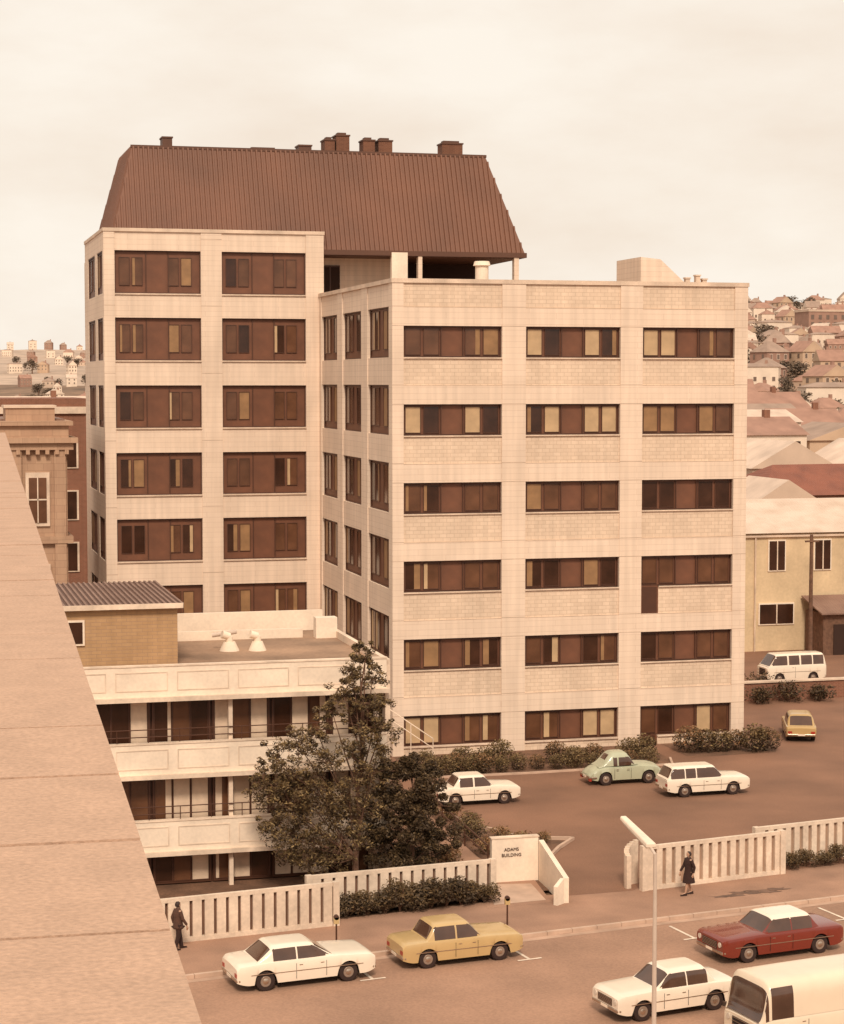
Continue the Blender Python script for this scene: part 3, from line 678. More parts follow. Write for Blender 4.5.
# ------------------------------------------------------------ cars
def car(name,label,L,Wd,top,cab,colname,roofmat=None,loc=(0,0,0),rz=0,wb=(-1.3,1.4),wr=.31,beltw=.92,roofw=.78,group="parked cars",cat="car",style='sedan',bottom=.24,bpill=.5,sm=.06,z2=None):
    T=thing(name,loc,label,cat,group,rz); body=M[colname]; roofm=M[roofmat] if roofmat else body
    h=Wd/2; N=84; mb=MB(); rows=[]
    rd=style=='round'
    topx=[p[0] for p in top]; topz=[p[1] for p in top]
    def tz_(x): return sum(lerp(x+k*.03,topx,topz) for k in (-2,-1,0,1,2))/5
    xs=[-L/2+L*i/N for i in range(N+1)]
    for x in xs:
        zt=tz_(x)
        ex=max(0,(abs(x)-(L/2-.4))/.4)
        e=1-(.13 if rd else .085)*ex**3; zt-=.035*ex**5
        if rd:
            bu=max(math.exp(-((x-w)/.40)**2) for w in wb); e*=.88+.12*bu
        zb=bottom+.10*ex**1.5
        for w in wb:
            R_=wr+.05
            if abs(x-w)<R_: zb=max(zb,wr+math.sqrt(R_*R_-(x-w)**2))
        zm=max(zb+.02,min(zt-.10,bottom+.36)); zs=max(zm+.01,zt-.09)
        if rd: hw=[h*.96*e,h*e,h*.95*e,h*.80*e,h*.62*e,h*.3*e,0]; zz=[zb,zm,zs,zs+.055,zt-.005,zt+.035,zt+.045]
        else: hw=[h*.965*e,h*e,h*.99*e,h*.968*e,h*.91*e,h*.5*e,0]; zz=[zb,zm,zs,zs+.068,zt,zt+.02,zt+.026]
        row=[(x,-a,z) for a,z in zip(hw,zz)]+[(x,a,z) for a,z in reversed(list(zip(hw[:-1],zz[:-1])))]
        rows.append(row)
    n=len(rows[0]); kb=mb.mi(body); ku=mb.mi('under')
    for r in rows: mb.v+=r
    for i in range(N):
        for j in range(n-1):
            mb.f.append((i*n+j,i*n+j+1,(i+1)*n+j+1,(i+1)*n+j)); mb.m.append(kb)
        mb.f.append((i*n+n-1,i*n,(i+1)*n,(i+1)*n+n-1)); mb.m.append(ku)
    mb.f.append(tuple(range(n))); mb.m.append(kb); mb.f.append(tuple(N*n+j for j in reversed(range(n)))); mb.m.append(kb)
    xb0,xr0,xr1,xb1,zr=cab
    bh=h*beltw; rh=h*roofw
    xm=(xr0+xr1)/2; hl=(xr1-xr0)/2+.3
    def Hh(x):
        s=0
        for k in range(-4,5):
            xx=x+k*sm/4
            s+=lerp(xx,[xb0,xr0,xr1,xb1],[tz_(xb0),zr,zr,tz_(xb1)])
        return s/9+(.05 if rd else .028)*max(0,1-((x-xm)/hl)**2)
    gl=MB(); rf_=MB(); nx,ns=110,44; ez=.55 if rd else .36
    x0,x1=xb0-sm,xb1+sm; grid=[]; Ht=zr-tz_(xm)
    for i in range(nx+1):
        x=x0+(x1-x0)*i/nx; base=tz_(x)-.015; hh=max(0,Hh(x)-base); row=[]
        pt=1-.06*max(0,(x-xr1)/max(.1,xb1-xr1))**1.5-.06*max(0,(xr0-x)/max(.1,xr0-xb0))**1.5
        for j in range(ns+1):
            th_=math.pi*j/ns; c=math.cos(th_); s=abs(math.sin(th_))
            yy=math.copysign(abs(c)**ez,c); zz=s**ez
            z=base+hh*zz; zf=(z-base)/Ht; hw_=(bh+(rh-bh)*min(1,zf))*pt
            row.append((x,yy*hw_,z,yy,zf,hh/Ht))
        grid.append(row)
    for mbx in (gl,rf_): mbx.v=[p[:3] for r in grid for p in r]
    kg=gl.mi('carglass'); kr=rf_.mi(roofm); kbod=rf_.mi(body)
    xB=xb0+(xb1-xb0)*bpill
    pillars=[]; xc=xr0
    if style=='sedan': pillars=[(xB,.03)]; xc=xr0-.02
    elif style=='round': pillars=[(xB,.04)]; xc=xr0+.05
    elif style=='wagon': xc=xb0+.14; pillars=[(xB,.03),(xr0+.6,.035)]
    elif style=='van': xc=xb0+.15; pillars=[(xb0+(xr1-xb0)*q,.05) for q in (.27,.52,.77)]
    elif style=='panel': xc=xr1-.85; pillars=[(xr1-.02,.05)]
    for i in range(nx):
        for j in range(ns):
            p=[grid[i][j],grid[i+1][j],grid[i+1][j+1],grid[i][j+1]]
            x=sum(q[0] for q in p)/4; ay=sum(abs(q[3]) for q in p)/4; zf=sum(q[4] for q in p)/4; hx=sum(q[5] for q in p)/4
            glass=False
            if ay>.93 or (rd and ay>.88):
                lo=.08; hi=min(hx,1)-.13
                if lo<zf<hi and x>xc and x<xb1-.05 and not any(abs(x-a)<b for a,b in pillars): glass=True
                if rd and zf>.70: glass=False
            else:
                if x>xr1 and .08<hx<.93 and ay<(.80 if rd else .91): glass=True
                if x<xr0 and .12<hx<.90 and ay<(.5 if rd else .86) and style!='panel': glass=True
                if rd and x<xr0 and (hx<.45): glass=False
            q=i*(ns+1)+j; f_=(q,q+ns+1,q+ns+2,q+1)
            if glass: gl.f.append(f_); gl.m.append(kg)
            else: rf_.f.append(f_); rf_.m.append(kr if (zf>.80 and hx>.85) else kbod)
    for mbx in (gl,rf_):
        used=sorted({a for f_ in mbx.f for a in f_}); mp_={a:k for k,a in enumerate(used)}
        mbx.v=[mbx.v[a] for a in used]; mbx.f=[tuple(mp_[a] for a in f_) for f_ in mbx.f]
    part("body",mb,T,True,40,world=False)
    part("window_glass",gl,T,True,60,world=False)
    part("roof",rf_,T,True,60,world=False)
    zt_=tz_(0)
    if not rd:
        for s in (-1,1):
            a=MB(); a.box(-L/2+.45,L/2-.45,s*h*.997-.008,s*h*.997+.008,zt_*.60,zt_*.60+.025,'chrome'); part("trim_strip",a,T,world=False)
    for s in (-1,1):
        for t_ in {'sedan':(.10,.50,.90),'wagon':(.32,.62,.93),'round':(.35,.85),'van':(.55,.78),'panel':(.7,.88)}[style]:
            x=xb0+(xb1-xb0)*t_
            if min(abs(x-w) for w in wb)<wr+.07: continue
            d=MB()
            d.box(x-.006,x+.006,s*h*1.0-.004,s*h*1.0+.004,bottom+.08,zt_-.12,'under')
            d.box(x+.10 if t_<.8 else x-.2,x+.22 if t_<.8 else x-.08,s*h*.985-.018,s*h*.985+.018,zt_-.19,zt_-.165,'chrome')
            part("door_trim",d,T,world=False)
    for s in (-1,1):
        b=MB(); x=s*(L/2+.03)
        b.box(min(x,x-s*.10),max(x,x-s*.10),-h*.90,h*.90,.36,.46,'chrome')
        for q in (-1,1): b.box(min(x-s*.08,x-s*.38),max(x-s*.08,x-s*.38),q*h*.92-.02,q*h*.92+.02,.37,.45,'chrome')
        bo=part("bumper",b,T,world=False); bv=bo.modifiers.new("b",'BEVEL'); bv.width=.02; bv.segments=2
    xf=L/2; zt1=topz[-1]-.03
    g=MB(); gw=.28 if rd else .5
    g.box(xf-.02,xf+.012,-h*gw,h*gw,.50,zt1-.05,'under')
    for i in range(5): zz=.52+(zt1-.60)*i/4; g.box(xf+.012,xf+.02,-h*gw,h*gw,zz,zz+.015,'chrome')
    part("grille",g,T,world=False)
    for s in (-1,1):
        l=MB(); l.tube((xf-.12,s*h*.70,zt1-.12),(xf+.02,s*h*.70,zt1-.12),.095,.09,'lamp',14); part("headlight",l,T,world=False)
        l=MB(); l.box(-xf-.012,-xf+.08,s*h*.74-.11,s*h*.74+.11,topz[0]-.28,topz[0]-.15,'redlens'); part("tail_light",l,T,world=False)
    for a0,a1 in ((-xf-.045,-xf-.03),(xf+.032,xf+.038)):
        pl_=MB(); pl_.box(a0,a1,-.2,.2,.37,.46,'white'); part("number_plate",pl_,T,world=False)
    ty=MB(); ty.tube((0,-.085,0),(0,.085,0),wr,wr,'tyre',28); ty.tube((0,.085,0),(0,.10,0),wr,wr*.92,'tyre',28); ty.tube((0,-.085,0),(0,-.10,0),wr,wr*.92,'tyre',28)
    tym=ty.mesh("tyre",True,30); rmm={}
    for s in (-1,1):
        rm=MB(); rm.tube((0,s*.095,0),(0,s*.106,0),wr*.58,wr*.52,'wheelrim',22); rm.tube((0,s*.1055,0),(0,s*.125,0),wr*.32,wr*.2,'chrome',16)
        rmm[s]=rm.mesh("rim",True,30)
    for w in wb:
        for s in (-1,1):
            we=bpy.data.objects.new("wheel",None); COL.objects.link(we); we.parent=T; we.location=(w,s*(h-.15),wr); we.empty_display_size=.2
            add("tyre",tym,we); add("rim",rmm[s],we)
    return T
M['cwhite']=mat("white_car_paint",(.84,.71,.57),.25,.03,2,coat=.4)
M['ccream']=mat("cream_car_paint",(.78,.63,.47),.3,.03,2,coat=.4)
M['cbeige']=mat("mustard_beige_car_paint",(.53,.355,.16),.25,.04,2,coat=.4)
M['cred']=mat("dark_red_car_paint",(.19,.026,.014),.22,.04,2,coat=.5)
M['cgreen']=mat("pale_green_car_paint",(.43,.43,.30),.35,.05,2,coat=.4)
M['colive']=mat("mustard_car_paint",(.48,.31,.13),.3,.04,2,coat=.4)
SA=math.atan2(.153,.9882)
sed=[(-2.37,.78),(-2.30,.88),(-1.5,.92),(-1.2,.94),(1.0,.94),(1.15,.935),(2.2,.87),(2.33,.82),(2.37,.78)]
car("parked_car","large white four-door saloon parked at the far kerb",4.74,1.86,sed,(-1.68,-1.12,.22,.90,1.37),'cwhite',loc=(12.25,63.7,-.12),rz=SA-.02,wb=(-1.42,1.42),wr=.32,group="cars parked along the kerb",bpill=.52)
sed2=[(-2.18,.80),(-2.12,.88),(-1.4,.91),(-1.2,.92),(.9,.92),(1.05,.915),(2.05,.87),(2.18,.80)]
car("parked_car","mustard-beige saloon parked at the far kerb",4.38,1.70,sed2,(-1.32,-1.02,.22,.70,1.42),'cbeige',loc=(17.85,64.7,-.12),rz=SA-.03,wb=(-1.30,1.33),wr=.31,group="cars parked along the kerb",bpill=.52)
car("car","dark red saloon with a white roof on the road",4.85,1.84,[(-2.42,.84),(-2.36,.92),(-1.4,.94),(1.0,.94),(2.34,.88),(2.42,.82)],(-1.45,-1.12,.35,.82,1.41),'cred','cwhite',loc=(28.6,62.75,-.12),rz=SA+math.pi,wb=(-1.45,1.42),wr=.32,group="cars on the road")
car("car","white saloon on the near side of the road",4.4,1.7,sed2,(-1.38,-1.02,.28,.80,1.40),'cwhite',loc=(22.8,57.75,-.12),rz=SA+math.pi+.03,wb=(-1.3,1.32),wr=.31,group="cars on the road")
car("van","cream panel van with a long plain roof at the kerb",5.2,2.1,[(-2.6,1.15),(-2.53,1.24),(2.3,1.24),(2.5,1.18),(2.6,1.05)],(-2.55,-2.47,2.35,2.52,2.3),'ccream',loc=(26.0,53.75,-.12),rz=SA+math.pi+.02,wb=(-1.5,1.6),wr=.34,beltw=.98,roofw=.93,style='panel',cat="van",group="cars on the road",sm=.08)
small=[(-1.99,.76),(-1.94,.84),(-1.3,.87),(.85,.88),(1.0,.875),(1.88,.82),(1.99,.75)]
car("parked_car","small white saloon in the car park",3.98,1.56,small,(-1.24,-.92,.25,.70,1.36),'cwhite',loc=(25.35,88.4,.004),rz=.03,wb=(-1.17,1.2),wr=.29,group="cars in the car park")
rnd=[(-1.86,.52),(-1.78,.66),(-1.5,.82),(-1.1,.93),(.5,.95),(.75,.96),(1.3,.93),(1.65,.84),(1.86,.68)]
car("parked_car","rounded pale green saloon with bulging wings in the car park",3.78,1.56,rnd,(-1.25,-.72,.12,.46,1.52),'cgreen',loc=(33.6,91.2,.004),rz=.02,wb=(-1.08,1.14),wr=.31,roofw=.76,beltw=.84,style='round',group="cars in the car park",sm=.16,bpill=.48)
car("parked_car","white estate car in the car park",4.2,1.60,[(-2.1,.82),(-2.04,.89),(.95,.90),(1.1,.89),(2.02,.84),(2.1,.77)],(-2.04,-1.78,.32,.80,1.42),'cwhite',loc=(36.4,87.7,.004),rz=.02,wb=(-1.22,1.24),wr=.30,style='wagon',group="cars in the car park")
car("parked_car","mustard hatchback parked end-on beside the tower",3.9,1.66,[(-1.95,.76),(-1.9,.84),(-1.3,.87),(.85,.88),(1.0,.87),(1.88,.82),(1.95,.75)],(-1.7,-1.2,.25,.76,1.42),'colive',loc=(47.4,100.6,.004),rz=math.pi/2-.36,wb=(-1.17,1.2),wr=.29,group="cars in the car park")
van_top=[(-2.1,1.10),(-2.05,1.18),(1.6,1.18),(1.9,1.12),(2.1,1.0)]
car("parked_van","small white van with side windows behind the tower",4.2,1.7,van_top,(-2.06,-1.96,1.45,1.95,1.86),'cwhite',loc=(55.8,119.6,.004),rz=math.pi+.03,wb=(-1.15,1.25),wr=.31,beltw=.95,roofw=.84,style='van',cat="van",group="cars in the car park",sm=.06)

# ------------------------------------------------------------ street furniture
T=thing("street_lamp",(20.08,51.75,0),"tall pale steel street lamp with a long flat lantern","street lamp")
a=MB(); a.tube((0,0,0),(0,0,1.2),.10,.095,'pole',14); a.tube((0,0,1.2),(0,0,6.35),.07,.05,'pole',14); part("pole",a,T,True,world=False)
a=MB(); a.tube((0,0,6.32),(0,.5,6.5),.045,.04,'pole',10); part("arm",a,T,True,world=False)
a=MB(); a.hexa([(-.16,.3,6.44),(.16,.3,6.44),(.11,2.6,6.76),(-.11,2.6,6.76),(-.14,.3,6.58),(.14,.3,6.58),(.09,2.6,6.88),(-.09,2.6,6.88)],'white')
lh=part("lamp_head",a,T,world=False); bv=lh.modifiers.new("b",'BEVEL'); bv.width=.04; bv.segments=3
a=MB(); a.hexa([(-.12,.4,6.42),(.12,.4,6.42),(.08,2.4,6.69),(-.08,2.4,6.69),(-.12,.4,6.45),(.12,.4,6.45),(.08,2.4,6.73),(-.08,2.4,6.73)],'lamp'); part("lamp_glass",a,T,world=False)
def meter(x,y):
    T=thing("parking_meter",(x,y,0),"grey coin parking meter on a short post at the kerb","parking meter","parking meters")
    a=MB(); a.tube((0,0,0),(0,0,1.0),.035,.03,'dkbrown',10); part("post",a,T,world=False)
    a=MB(); a.box(-.09,.09,-.06,.06,1.0,1.22,'cbeige'); a.tube((0,-.06,1.22),(0,.06,1.22),.09,.09,'coat2',14); part("meter_head",a,T,world=False)
meter(14.0,66.0); meter(20.4,66.95)

# ------------------------------------------------------------ people
def person(loc,rz,label,coat,stride,longcoat=True,hairm='hair'):
    T=thing("person",loc,label,"person","people on the footpath",rz)
    b=MB()
    def seg(p,q,r0,r1):
        b.tube(p,q,r0,r1,'skin',12)
        for c,r in ((p,r0),(q,r1)):
            bm=bmesh.new(); bmesh.ops.create_icosphere(bm,subdivisions=2,radius=r*.99); i=len(b.v)
            for v_ in bm.verts: b.v.append((v_.co.x+c[0],v_.co.y+c[1],v_.co.z+c[2]))
            for f_ in bm.faces: b.f.append(tuple(i+v_.index for v_ in f_.verts)); b.m.append(0)
            bm.free()
    for s,st_ in ((1,stride),(-1,-stride)):
        hip=(0,s*.09,.86); knee=(.10*st_/.25+.03,s*.095,.46); ank=(st_*.9,s*.09,.09)
        seg(hip,knee,.085,.055); seg(knee,ank,.055,.036); seg(ank,(ank[0]+.17,ank[1],.035),.036,.03)
        sh=(0,s*.18,1.36); el=(-st_*.5-.02,s*.23,1.09); wr_=(-st_*.8+.08,s*.22,.86)
        seg(sh,el,.05,.038); seg(el,wr_,.038,.024); pm=(wr_[0]+.015,wr_[1],wr_[2]-.08); seg(wr_,pm,.026,.034)
        for k,l in enumerate((.070,.080,.075,.058)):
            y=pm[1]; xx=pm[0]+(1.5-k)*.021; m1=(xx,y-s*.004,pm[2]-.02-l*.5); seg((xx,y,pm[2]-.015),m1,.0095,.009); seg(m1,(xx,y-s*.016,pm[2]-.02-l),.009,.007)
        seg((pm[0]+.03,pm[1],pm[2]+.02),(pm[0]+.058,pm[1]-s*.02,pm[2]-.035),.011,.009)
    seg((0,-.07,.90),(0,.07,.90),.115,.115); seg((0,0,.92),(0,0,1.15),.125,.115); seg((0,-.07,1.28),(0,.07,1.28),.115,.115); seg((0,0,1.12),(0,0,1.28),.115,.125)
    seg((0,-.15,1.35),(0,.15,1.35),.06,.06); seg((0,0,1.36),(.01,0,1.48),.055,.048)
    seg((.02,0,1.53),(.012,0,1.59),.068,.082); seg((.085,0,1.555),(.10,0,1.54),.013,.012)
    seg((.01,.08,1.56),(.01,.085,1.545),.015,.012); seg((.01,-.08,1.56),(.01,-.085,1.545),.015,.012)
    me=b.mesh("person_body"); o=add("body",me,T); rm=o.modifiers.new("r",'REMESH'); rm.mode='VOXEL'; rm.voxel_size=.011; rm.use_smooth_shade=True
    def lathe(mb_,prof,mt,n=20):
        i=len(mb_.v); k=mb_.mi(mt)
        for (cx,z,rx,ry) in prof:
            for j in range(n):
                t=2*math.pi*j/n; f_=1+.05*math.sin(5*t+z*3) if z<.9 else 1
                mb_.v.append((cx+math.cos(t)*rx*f_,math.sin(t)*ry*f_,z))
        for a_ in range(len(prof)-1):
            for j in range(n): mb_.f.append((i+a_*n+j,i+a_*n+(j+1)%n,i+(a_+1)*n+(j+1)%n,i+(a_+1)*n+j)); mb_.m.append(k)
    cc=MB(); hem=.48 if longcoat else .80
    lathe(cc,[(0,hem,.24,.235),(0,.75,.19,.21),(0,1.0,.145,.165),(0,1.2,.145,.19),(0,1.34,.13,.225),(0,1.41,.09,.15),(0,1.46,.065,.07)],coat)
    for s,st_ in ((1,stride),(-1,-stride)):
        cc.tube((0,s*.185,1.37),(-st_*.5-.02,s*.235,1.09),.072,.058,coat,12); cc.tube((-st_*.5-.02,s*.235,1.10),(-st_*.8+.075,s*.222,.89),.058,.045,coat,12)
    part("coat",cc,T,True,60,world=False)
    if not longcoat:
        for s,st_ in ((1,stride),(-1,-stride)):
            t_=MB(); t_.tube((0,s*.09,.9),(.10*st_/.25+.03,s*.095,.46),.11,.08,'coat',12); t_.tube((.10*st_/.25+.03,s*.095,.47),(st_*.9,s*.09,.08),.08,.07,'coat',12); part("trouser_leg",t_,T,True,60,world=False)
    hm=MB(); lathe(hm,[(-.012,1.50,.075,.085),(-.018,1.56,.092,.094),(-.012,1.62,.088,.088),(-.005,1.665,.055,.055),(0,1.68,.01,.01)],hairm,16)
    for v_i,v_ in enumerate(hm.v):
        if v_[0]>.03 and v_[2]<1.62: hm.v[v_i]=(.03,v_[1],v_[2])
    part("hair",hm,T,True,60,world=False)
    for s,st_ in ((1,stride),(-1,-stride)):
        sh=MB(); sh.hexa([(st_*.9-.06,s*.09-.045,.0),(st_*.9+.21,s*.09-.04,.0),(st_*.9+.21,s*.09+.04,.0),(st_*.9-.06,s*.09+.045,.0),
                 (st_*.9-.05,s*.09-.04,.11),(st_*.9+.19,s*.09-.03,.055),(st_*.9+.19,s*.09+.03,.055),(st_*.9-.05,s*.09+.04,.11)],'shoe'); part("shoe",sh,T,world=False)
    return T
person((28.6,70.2,0),math.pi+.1,"person in a long dark coat walking along the footpath",'coat',.2)
person((8.8,67.7,0),.3,"person in a brown coat and dark trousers by the tall fence",'coat2',.18,False)

# ------------------------------------------------------------ other buildings
def house_mesh(w,d,h,rh,wallm,roofm,hip=False,gx=True,win=True,chim=True,gm='glass',wm='white',bm_='redbrick'):
    a=MB(); a.box(-w/2,w/2,-d/2,d/2,-3,h,wallm)
    if win:
        nf=max(1,int(h//2.9)); nc=max(2,int(w//2.6))
        for f_ in range(nf):
            for c_ in range(nc):
                x=-w/2+w*(c_+.5)/nc; z=1.0+f_*2.9
                a.box(x-.62,x+.62,-d/2-.05,-d/2-.02,z-.12,z+1.52,wm); a.box(x-.5,x+.5,-d/2-.09,-d/2-.05,z,z+1.4,gm)
            for c_ in range(2):
                y=-d/2+d*(c_+.5)/2; a.box(-w/2-.09,-w/2-.02,y-.5,y+.5,1.0+f_*2.9,2.4+f_*2.9,gm)
    r=MB(); o=.35
    X,Y=w/2+o,d/2+o
    if hip:
        e=min(X,Y)*.75
        t=[(-X+e,0,h+rh),(X-e,0,h+rh)] if gx else [(0,-Y+e,h+rh),(0,Y-e,h+rh)]
    else:
        t=[(-X,0,h+rh),(X,0,h+rh)] if gx else [(0,-Y,h+rh),(0,Y,h+rh)]
    c=[(-X,-Y,h),(X,-Y,h),(X,Y,h),(-X,Y,h)]
    if gx:
        r.poly([c[0],c[1],t[1],t[0]],roofm); r.poly([c[2],c[3],t[0],t[1]],roofm)
        r.poly([c[3],c[0],t[0]],roofm if hip else wallm); r.poly([c[1],c[2],t[1]],roofm if hip else wallm)
    else:
        r.poly([c[3],c[0],t[0],t[1]],roofm); r.poly([c[1],c[2],t[1],t[0]],roofm)
        r.poly([c[0],c[1],t[0]],roofm if hip else wallm); r.poly([c[2],c[3],t[1]],roofm if hip else wallm)
    r.poly([c[3],c[2],c[1],c[0]],wallm)
    if chim: r.box(w*.18,w*.18+.9,-.4,.5,h,h+rh+1.0,bm_)
    return a.mesh("wall"),r.mesh("roof")
def house(name,loc,rz,w,d,h,rh,wallm,roofm,label,category="house",group=None,**k):
    T=thing(name,loc,label,category,group,rz); a,r=house_mesh(w,d,h,rh,wallm,roofm,**k)
    add("wall",a,T); add("roof",r,T); return T
Yb=house("yellow_building",(68,139.5,0),0,28,12,8.6,2.1,'yellow','paleroof',"two-storey yellow rendered building with a pale iron roof","building",chim=False,win=False)
for x,z,w2,h2 in ((61.0,5.9,1.2,2.1),(64.6,5.9,1.2,2.1),(68.2,5.9,1.2,2.1),(61.0,2.0,2.6,1.4),(57.5,5.9,1.2,2.1)):
    w_=MB(); w_.box(x-w2/2-.10,x+w2/2+.10,133.42,133.5,z-.10,z+h2+.10,'white'); w_.box(x-w2/2,x+w2/2,133.38,133.42,z,z+h2,'glass'); w_.box(x-.04,x+.04,133.34,133.38,z,z+h2,'whitedull'); part("window",w_,Yb)
w_=MB(); w_.box(54.2,81.8,133.3,133.48,8.3,8.45,'coping'); w_.tube((59.3,133.4,0),(59.3,133.4,8.3),.06,.06,'coping',8); part("gutter",w_,Yb)
T=thing("lean_to_shed",(66,131.5,0),"dark timber lean-to with a sloping grey iron roof","shed")
a=MB(); a.prism([(63.2,-.1),(72,-.1),(72,3.0),(63.2,3.0)],130.3,133.2,'bark'); a.box(64,65.3,130.22,130.3,0,2.2,'void'); a.box(66.4,69,130.22,130.3,.9,2.1,'glass2'); part("wall",a,T)
a=MB(); a.hexa([(62.9,129.9,2.95),(72.3,129.9,2.95),(72.3,133.3,3.9),(62.9,133.3,3.9),(62.9,129.9,3.05),(72.3,129.9,3.05),(72.3,133.3,4.0),(62.9,133.3,4.0)],'greyroof'); part("roof",a,T)
T=thing("retaining_wall",(55,112,0),"low dark brick wall beside the rear yard","wall"); a=MB(); a.box(46.5,66,112.6,112.9,-.05,1.1,'redbrick'); a.box(46.4,66.1,112.5,113,1.1,1.2,'coping'); part("wall",a,T)
for i,(x,y,s) in enumerate(((48,111.6,1.3),(50,111.4,1.1),(52,111.6,1.3),(54,111.5,1.0),(49,113.8,1.7),(51,114,1.5),(46.8,112,1.5))):
    bush("shrub",(x,y),.9*s,1.0*s,tr,"overgrown shrub beside the low brick wall",700,('leaf1','leaf1','leaf2'),.12,"shrubs by the rear yard")
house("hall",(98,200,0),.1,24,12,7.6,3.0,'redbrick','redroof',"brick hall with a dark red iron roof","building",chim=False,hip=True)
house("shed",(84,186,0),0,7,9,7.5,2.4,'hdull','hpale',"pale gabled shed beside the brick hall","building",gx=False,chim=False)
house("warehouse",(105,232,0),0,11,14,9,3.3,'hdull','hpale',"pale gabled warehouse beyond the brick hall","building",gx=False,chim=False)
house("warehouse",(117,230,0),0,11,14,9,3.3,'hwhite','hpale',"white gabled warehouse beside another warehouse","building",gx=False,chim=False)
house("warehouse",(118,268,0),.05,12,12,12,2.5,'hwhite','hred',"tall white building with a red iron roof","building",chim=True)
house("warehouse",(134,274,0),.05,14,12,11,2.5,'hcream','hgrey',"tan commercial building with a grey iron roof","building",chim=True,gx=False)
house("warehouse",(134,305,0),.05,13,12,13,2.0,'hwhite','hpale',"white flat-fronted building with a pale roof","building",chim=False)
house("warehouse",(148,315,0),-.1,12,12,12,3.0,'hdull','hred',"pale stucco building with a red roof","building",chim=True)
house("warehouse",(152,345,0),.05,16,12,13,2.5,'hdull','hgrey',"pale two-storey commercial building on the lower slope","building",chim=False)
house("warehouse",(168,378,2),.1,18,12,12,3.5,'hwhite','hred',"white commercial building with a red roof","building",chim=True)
T=thing("old_stone_building",(4,117,0),"ornate old stone building with heavy cornices","building")
a=MB(); a.box(-6,9.0,117,128,-.1,15.6,'oldstone')
for z0,z1,o in ((15.6,16.0,.35),(16.0,16.3,.6),(16.3,17.0,.1),(17.0,17.25,.35),(10.2,10.6,.3),(4.9,5.3,.3)): a.box(-6-o,9.0+o,117-o,128,z0,z1,'oldstone')
a.box(5.6,8.4,118,121,17.25,18.0,'oldstone'); a.box(5.5,8.5,117.9,121.1,18.0,18.15,'coping'); a.box(-6,9.0,118.5,128,17.25,17.35,'greyroof')
for x in (8.6,6.1): a.box(x-.35,x+.3,116.75,117,-.1,15.6,'oldstone')
x=-6
while x<9.0: a.box(x,x+.22,116.6,116.95,15.35,15.6,'oldstone'); x+=.55
part("wall",a,T)
for z in (11.4,6.1,1.0):
    for x in (7.3,4.6,2.2):
        w_=MB(); w_.box(x-.68,x+.68,116.86,117,z-.2,z+2.9,'coping'); w_.box(x-.5,x+.5,116.82,116.86,z,z+2.6,'glass2'); w_.box(x-.03,x+.03,116.79,116.82,z,z+2.6,'whitedull'); w_.box(x-.5,x+.5,116.79,116.82,z+1.3,z+1.38,'whitedull'); part("window",w_,T)
T=thing("brick_building",(8,150,0),"red-brown brick building with pale window surrounds","building")
a=MB(); a.box(-8,12.9,148,160,-.1,17.2,'redbrick'); a.box(-8.2,13.1,147.8,160,17.2,17.7,'whitedull'); a.box(-8,12.9,148,160,17.7,18.3,'redbrick'); part("wall",a,T)
for z in (13.2,9.4,5.6,1.8):
    for x in (11.6,9.4,7.2,5):
        w_=MB(); w_.box(x-.6,x+.6,147.9,148,z,z+2.2,'whitedull'); w_.box(x-.45,x+.45,147.86,147.9,z+.1,z+2.1,'glass'); part("window",w_,T)
house("warehouse",(10,185,0),0,16,14,13.5,3.6,'whitedull','greyroof',"pale building with a grey gabled roof","building")
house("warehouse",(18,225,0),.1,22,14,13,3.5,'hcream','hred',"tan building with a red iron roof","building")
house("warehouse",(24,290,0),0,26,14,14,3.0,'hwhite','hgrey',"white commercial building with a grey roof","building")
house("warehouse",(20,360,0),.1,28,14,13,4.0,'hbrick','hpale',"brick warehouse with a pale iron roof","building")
hr=random.Random(5)
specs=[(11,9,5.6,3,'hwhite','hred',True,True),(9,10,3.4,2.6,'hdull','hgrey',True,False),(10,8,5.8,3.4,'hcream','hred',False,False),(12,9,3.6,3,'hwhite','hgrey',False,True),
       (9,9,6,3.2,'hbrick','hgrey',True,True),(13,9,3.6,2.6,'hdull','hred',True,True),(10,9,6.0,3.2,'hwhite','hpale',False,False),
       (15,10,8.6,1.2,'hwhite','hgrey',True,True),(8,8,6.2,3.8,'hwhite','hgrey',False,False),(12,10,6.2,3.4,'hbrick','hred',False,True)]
tmpl=[]
names={'hwhite':'white','hdull':'pale','hcream':'cream','hbrick':'brick'}; rn={'hred':'red','hgrey':'grey','hpale':'pale'}
def place(k,x,y,rz,s=1):
    w,d,h,rh,wm,rm_,hp,gx=specs[k]
    if k not in [t[0] for t in tmpl]:
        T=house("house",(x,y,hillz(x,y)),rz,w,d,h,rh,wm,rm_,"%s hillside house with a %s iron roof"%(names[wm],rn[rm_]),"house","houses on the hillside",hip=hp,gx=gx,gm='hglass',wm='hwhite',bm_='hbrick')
        tmpl.append((k,T))
    else:
        c=copy_tree(dict(tmpl)[k],(x,y,hillz(x,y)),rz); c.scale=(s,s*hr.uniform(.9,1.1),s*hr.uniform(.9,1.2))
d=400
while d<1420:
    step=10.5/d
    az=.400+hr.uniform(0,step)
    while az<.466:
        if hr.random()<.86:
            dd=d+hr.uniform(-14,14); place(hr.randrange(10),math.sin(az)*dd,math.cos(az)*dd,hr.choice([0,0,.2,-.3,math.pi/2,.5,.9])-az*.5,hr.uniform(.6,1.05))
        az+=step*hr.uniform(.8,1.3)
    d+=19+d*.017
d=440
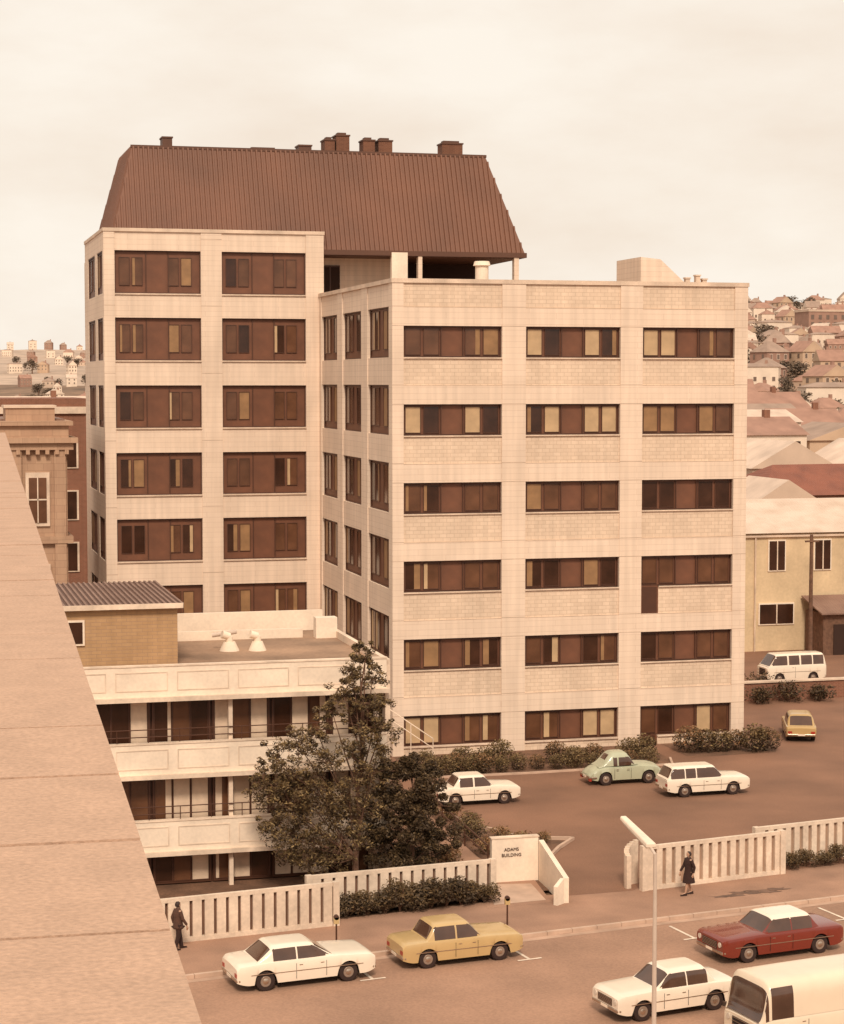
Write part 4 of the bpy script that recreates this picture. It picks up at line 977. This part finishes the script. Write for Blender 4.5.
while d<2500:
    step=17/d; az=.048+hr.uniform(0,step)
    while az<.098:
        if hr.random()<.75:
            dd=d+hr.uniform(-15,15); place(hr.randrange(10),math.sin(az)*dd,math.cos(az)*dd,hr.choice([0,.2,-.3,math.pi/2]),hr.uniform(.7,1.0))
        az+=step*hr.uniform(.9,1.5)
    d+=60+d*.05
bx,by=math.sin(.452)*1000,math.cos(.452)*1000
T=thing("brick_tower_block",(bx,by,hillz(bx,by)),"large red brick institutional building on the hillside","building")
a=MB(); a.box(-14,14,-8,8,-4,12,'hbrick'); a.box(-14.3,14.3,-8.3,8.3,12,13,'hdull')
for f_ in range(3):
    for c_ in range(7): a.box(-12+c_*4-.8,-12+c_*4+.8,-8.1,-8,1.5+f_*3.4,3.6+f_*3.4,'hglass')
part("wall",a,T,world=False)
tt=[]
def hilltree(x,y,s):
    if len(tt)<3:
        T=thing("tree",(x,y,hillz(x,y)),"dark rounded tree among the hillside houses","tree","trees on the hillside")
        k=MB(); k.tube((0,0,-1),(0,0,3),.3,.2,'bark',6); part("trunk",k,T,world=False)
        c=MB()
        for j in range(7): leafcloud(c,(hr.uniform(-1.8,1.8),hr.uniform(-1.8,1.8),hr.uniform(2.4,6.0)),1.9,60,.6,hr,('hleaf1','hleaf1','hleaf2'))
        part("crown",c,T,world=False); tt.append(T)
    else:
        c=copy_tree(hr.choice(tt),(x,y,hillz(x,y)),hr.uniform(0,6)); c.scale=(s*hr.uniform(.8,1.5),s,s*hr.uniform(.7,1.2))
for _ in range(120):
    d=hr.uniform(420,1400); az=hr.uniform(.400,.466); hilltree(math.sin(az)*d,math.cos(az)*d,hr.uniform(.5,1.2))
for _ in range(22):
    d=hr.uniform(400,2000); az=hr.uniform(.05,.095); hilltree(math.sin(az)*d,math.cos(az)*d,hr.uniform(.8,1.6))

# ------------------------------------------------------------ sky and light
w=bpy.data.worlds.new("World"); scene.world=w; w.use_nodes=True; nt=w.node_tree; N=nt.nodes; L=nt.links; N.clear()
out=N.new("ShaderNodeOutputWorld"); bg=N.new("ShaderNodeBackground"); L.new(bg.outputs[0],out.inputs[0])
sky=N.new("ShaderNodeTexSky"); sky.sky_type='NISHITA'; sky.sun_disc=False
SUN_EL=math.radians(44); SUN_AZ=math.radians(192)
sky.sun_elevation=SUN_EL; sky.sun_rotation=SUN_AZ; sky.dust_density=4
tc=N.new("ShaderNodeTexCoord"); mp=N.new("ShaderNodeMapping"); mp.inputs["Scale"].default_value=(1,1,2.6); L.new(tc.outputs["Generated"],mp.inputs[0])
ns=N.new("ShaderNodeTexNoise"); ns.inputs["Scale"].default_value=5.0; ns.inputs["Detail"].default_value=9; ns.inputs["Roughness"].default_value=.55; L.new(mp.outputs[0],ns.inputs["Vector"])
cr=N.new("ShaderNodeValToRGB"); cr.color_ramp.elements[0].position=.34; cr.color_ramp.elements[1].position=.62
cr.color_ramp.elements[0].color=(.89,.765,.64,1); cr.color_ramp.elements[1].color=(.985,.90,.79,1)
L.new(ns.outputs["Fac"],cr.inputs[0])
sc=N.new("ShaderNodeVectorMath"); sc.operation='SCALE'; sc.inputs["Scale"].default_value=.004; L.new(sky.outputs[0],sc.inputs[0])
ad=N.new("ShaderNodeVectorMath"); ad.operation='ADD'; L.new(cr.outputs[0],ad.inputs[0]); L.new(sc.outputs[0],ad.inputs[1])
L.new(ad.outputs[0],bg.inputs[0]); bg.inputs[1].default_value=1.0
sl=bpy.data.lights.new("sun",'SUN'); sl.energy=2.8; sl.angle=math.radians(12); sl.color=(1,.865,.71)
so=bpy.data.objects.new("sun",sl); COL.objects.link(so)
sd=Vector((math.sin(SUN_AZ)*math.cos(SUN_EL),math.cos(SUN_AZ)*math.cos(SUN_EL),math.sin(SUN_EL)))
so.rotation_euler=(-sd).to_track_quat('-Z','Y').to_euler(); so.location=(0,0,60)
scene.view_settings.view_transform='Standard'; scene.view_settings.look='None'; scene.view_settings.exposure=0

cam=bpy.data.cameras.new("camera"); co=bpy.data.objects.new("camera",cam); COL.objects.link(co)
cam.sensor_fit='HORIZONTAL'; cam.sensor_width=36; cam.lens=2000/844*36; cam.clip_end=9000; cam.clip_start=.1
co.location=(0,0,19.5); co.rotation_euler=(math.pi/2-math.atan(130/2000),0,-math.atan(516/2000))
scene.camera=co
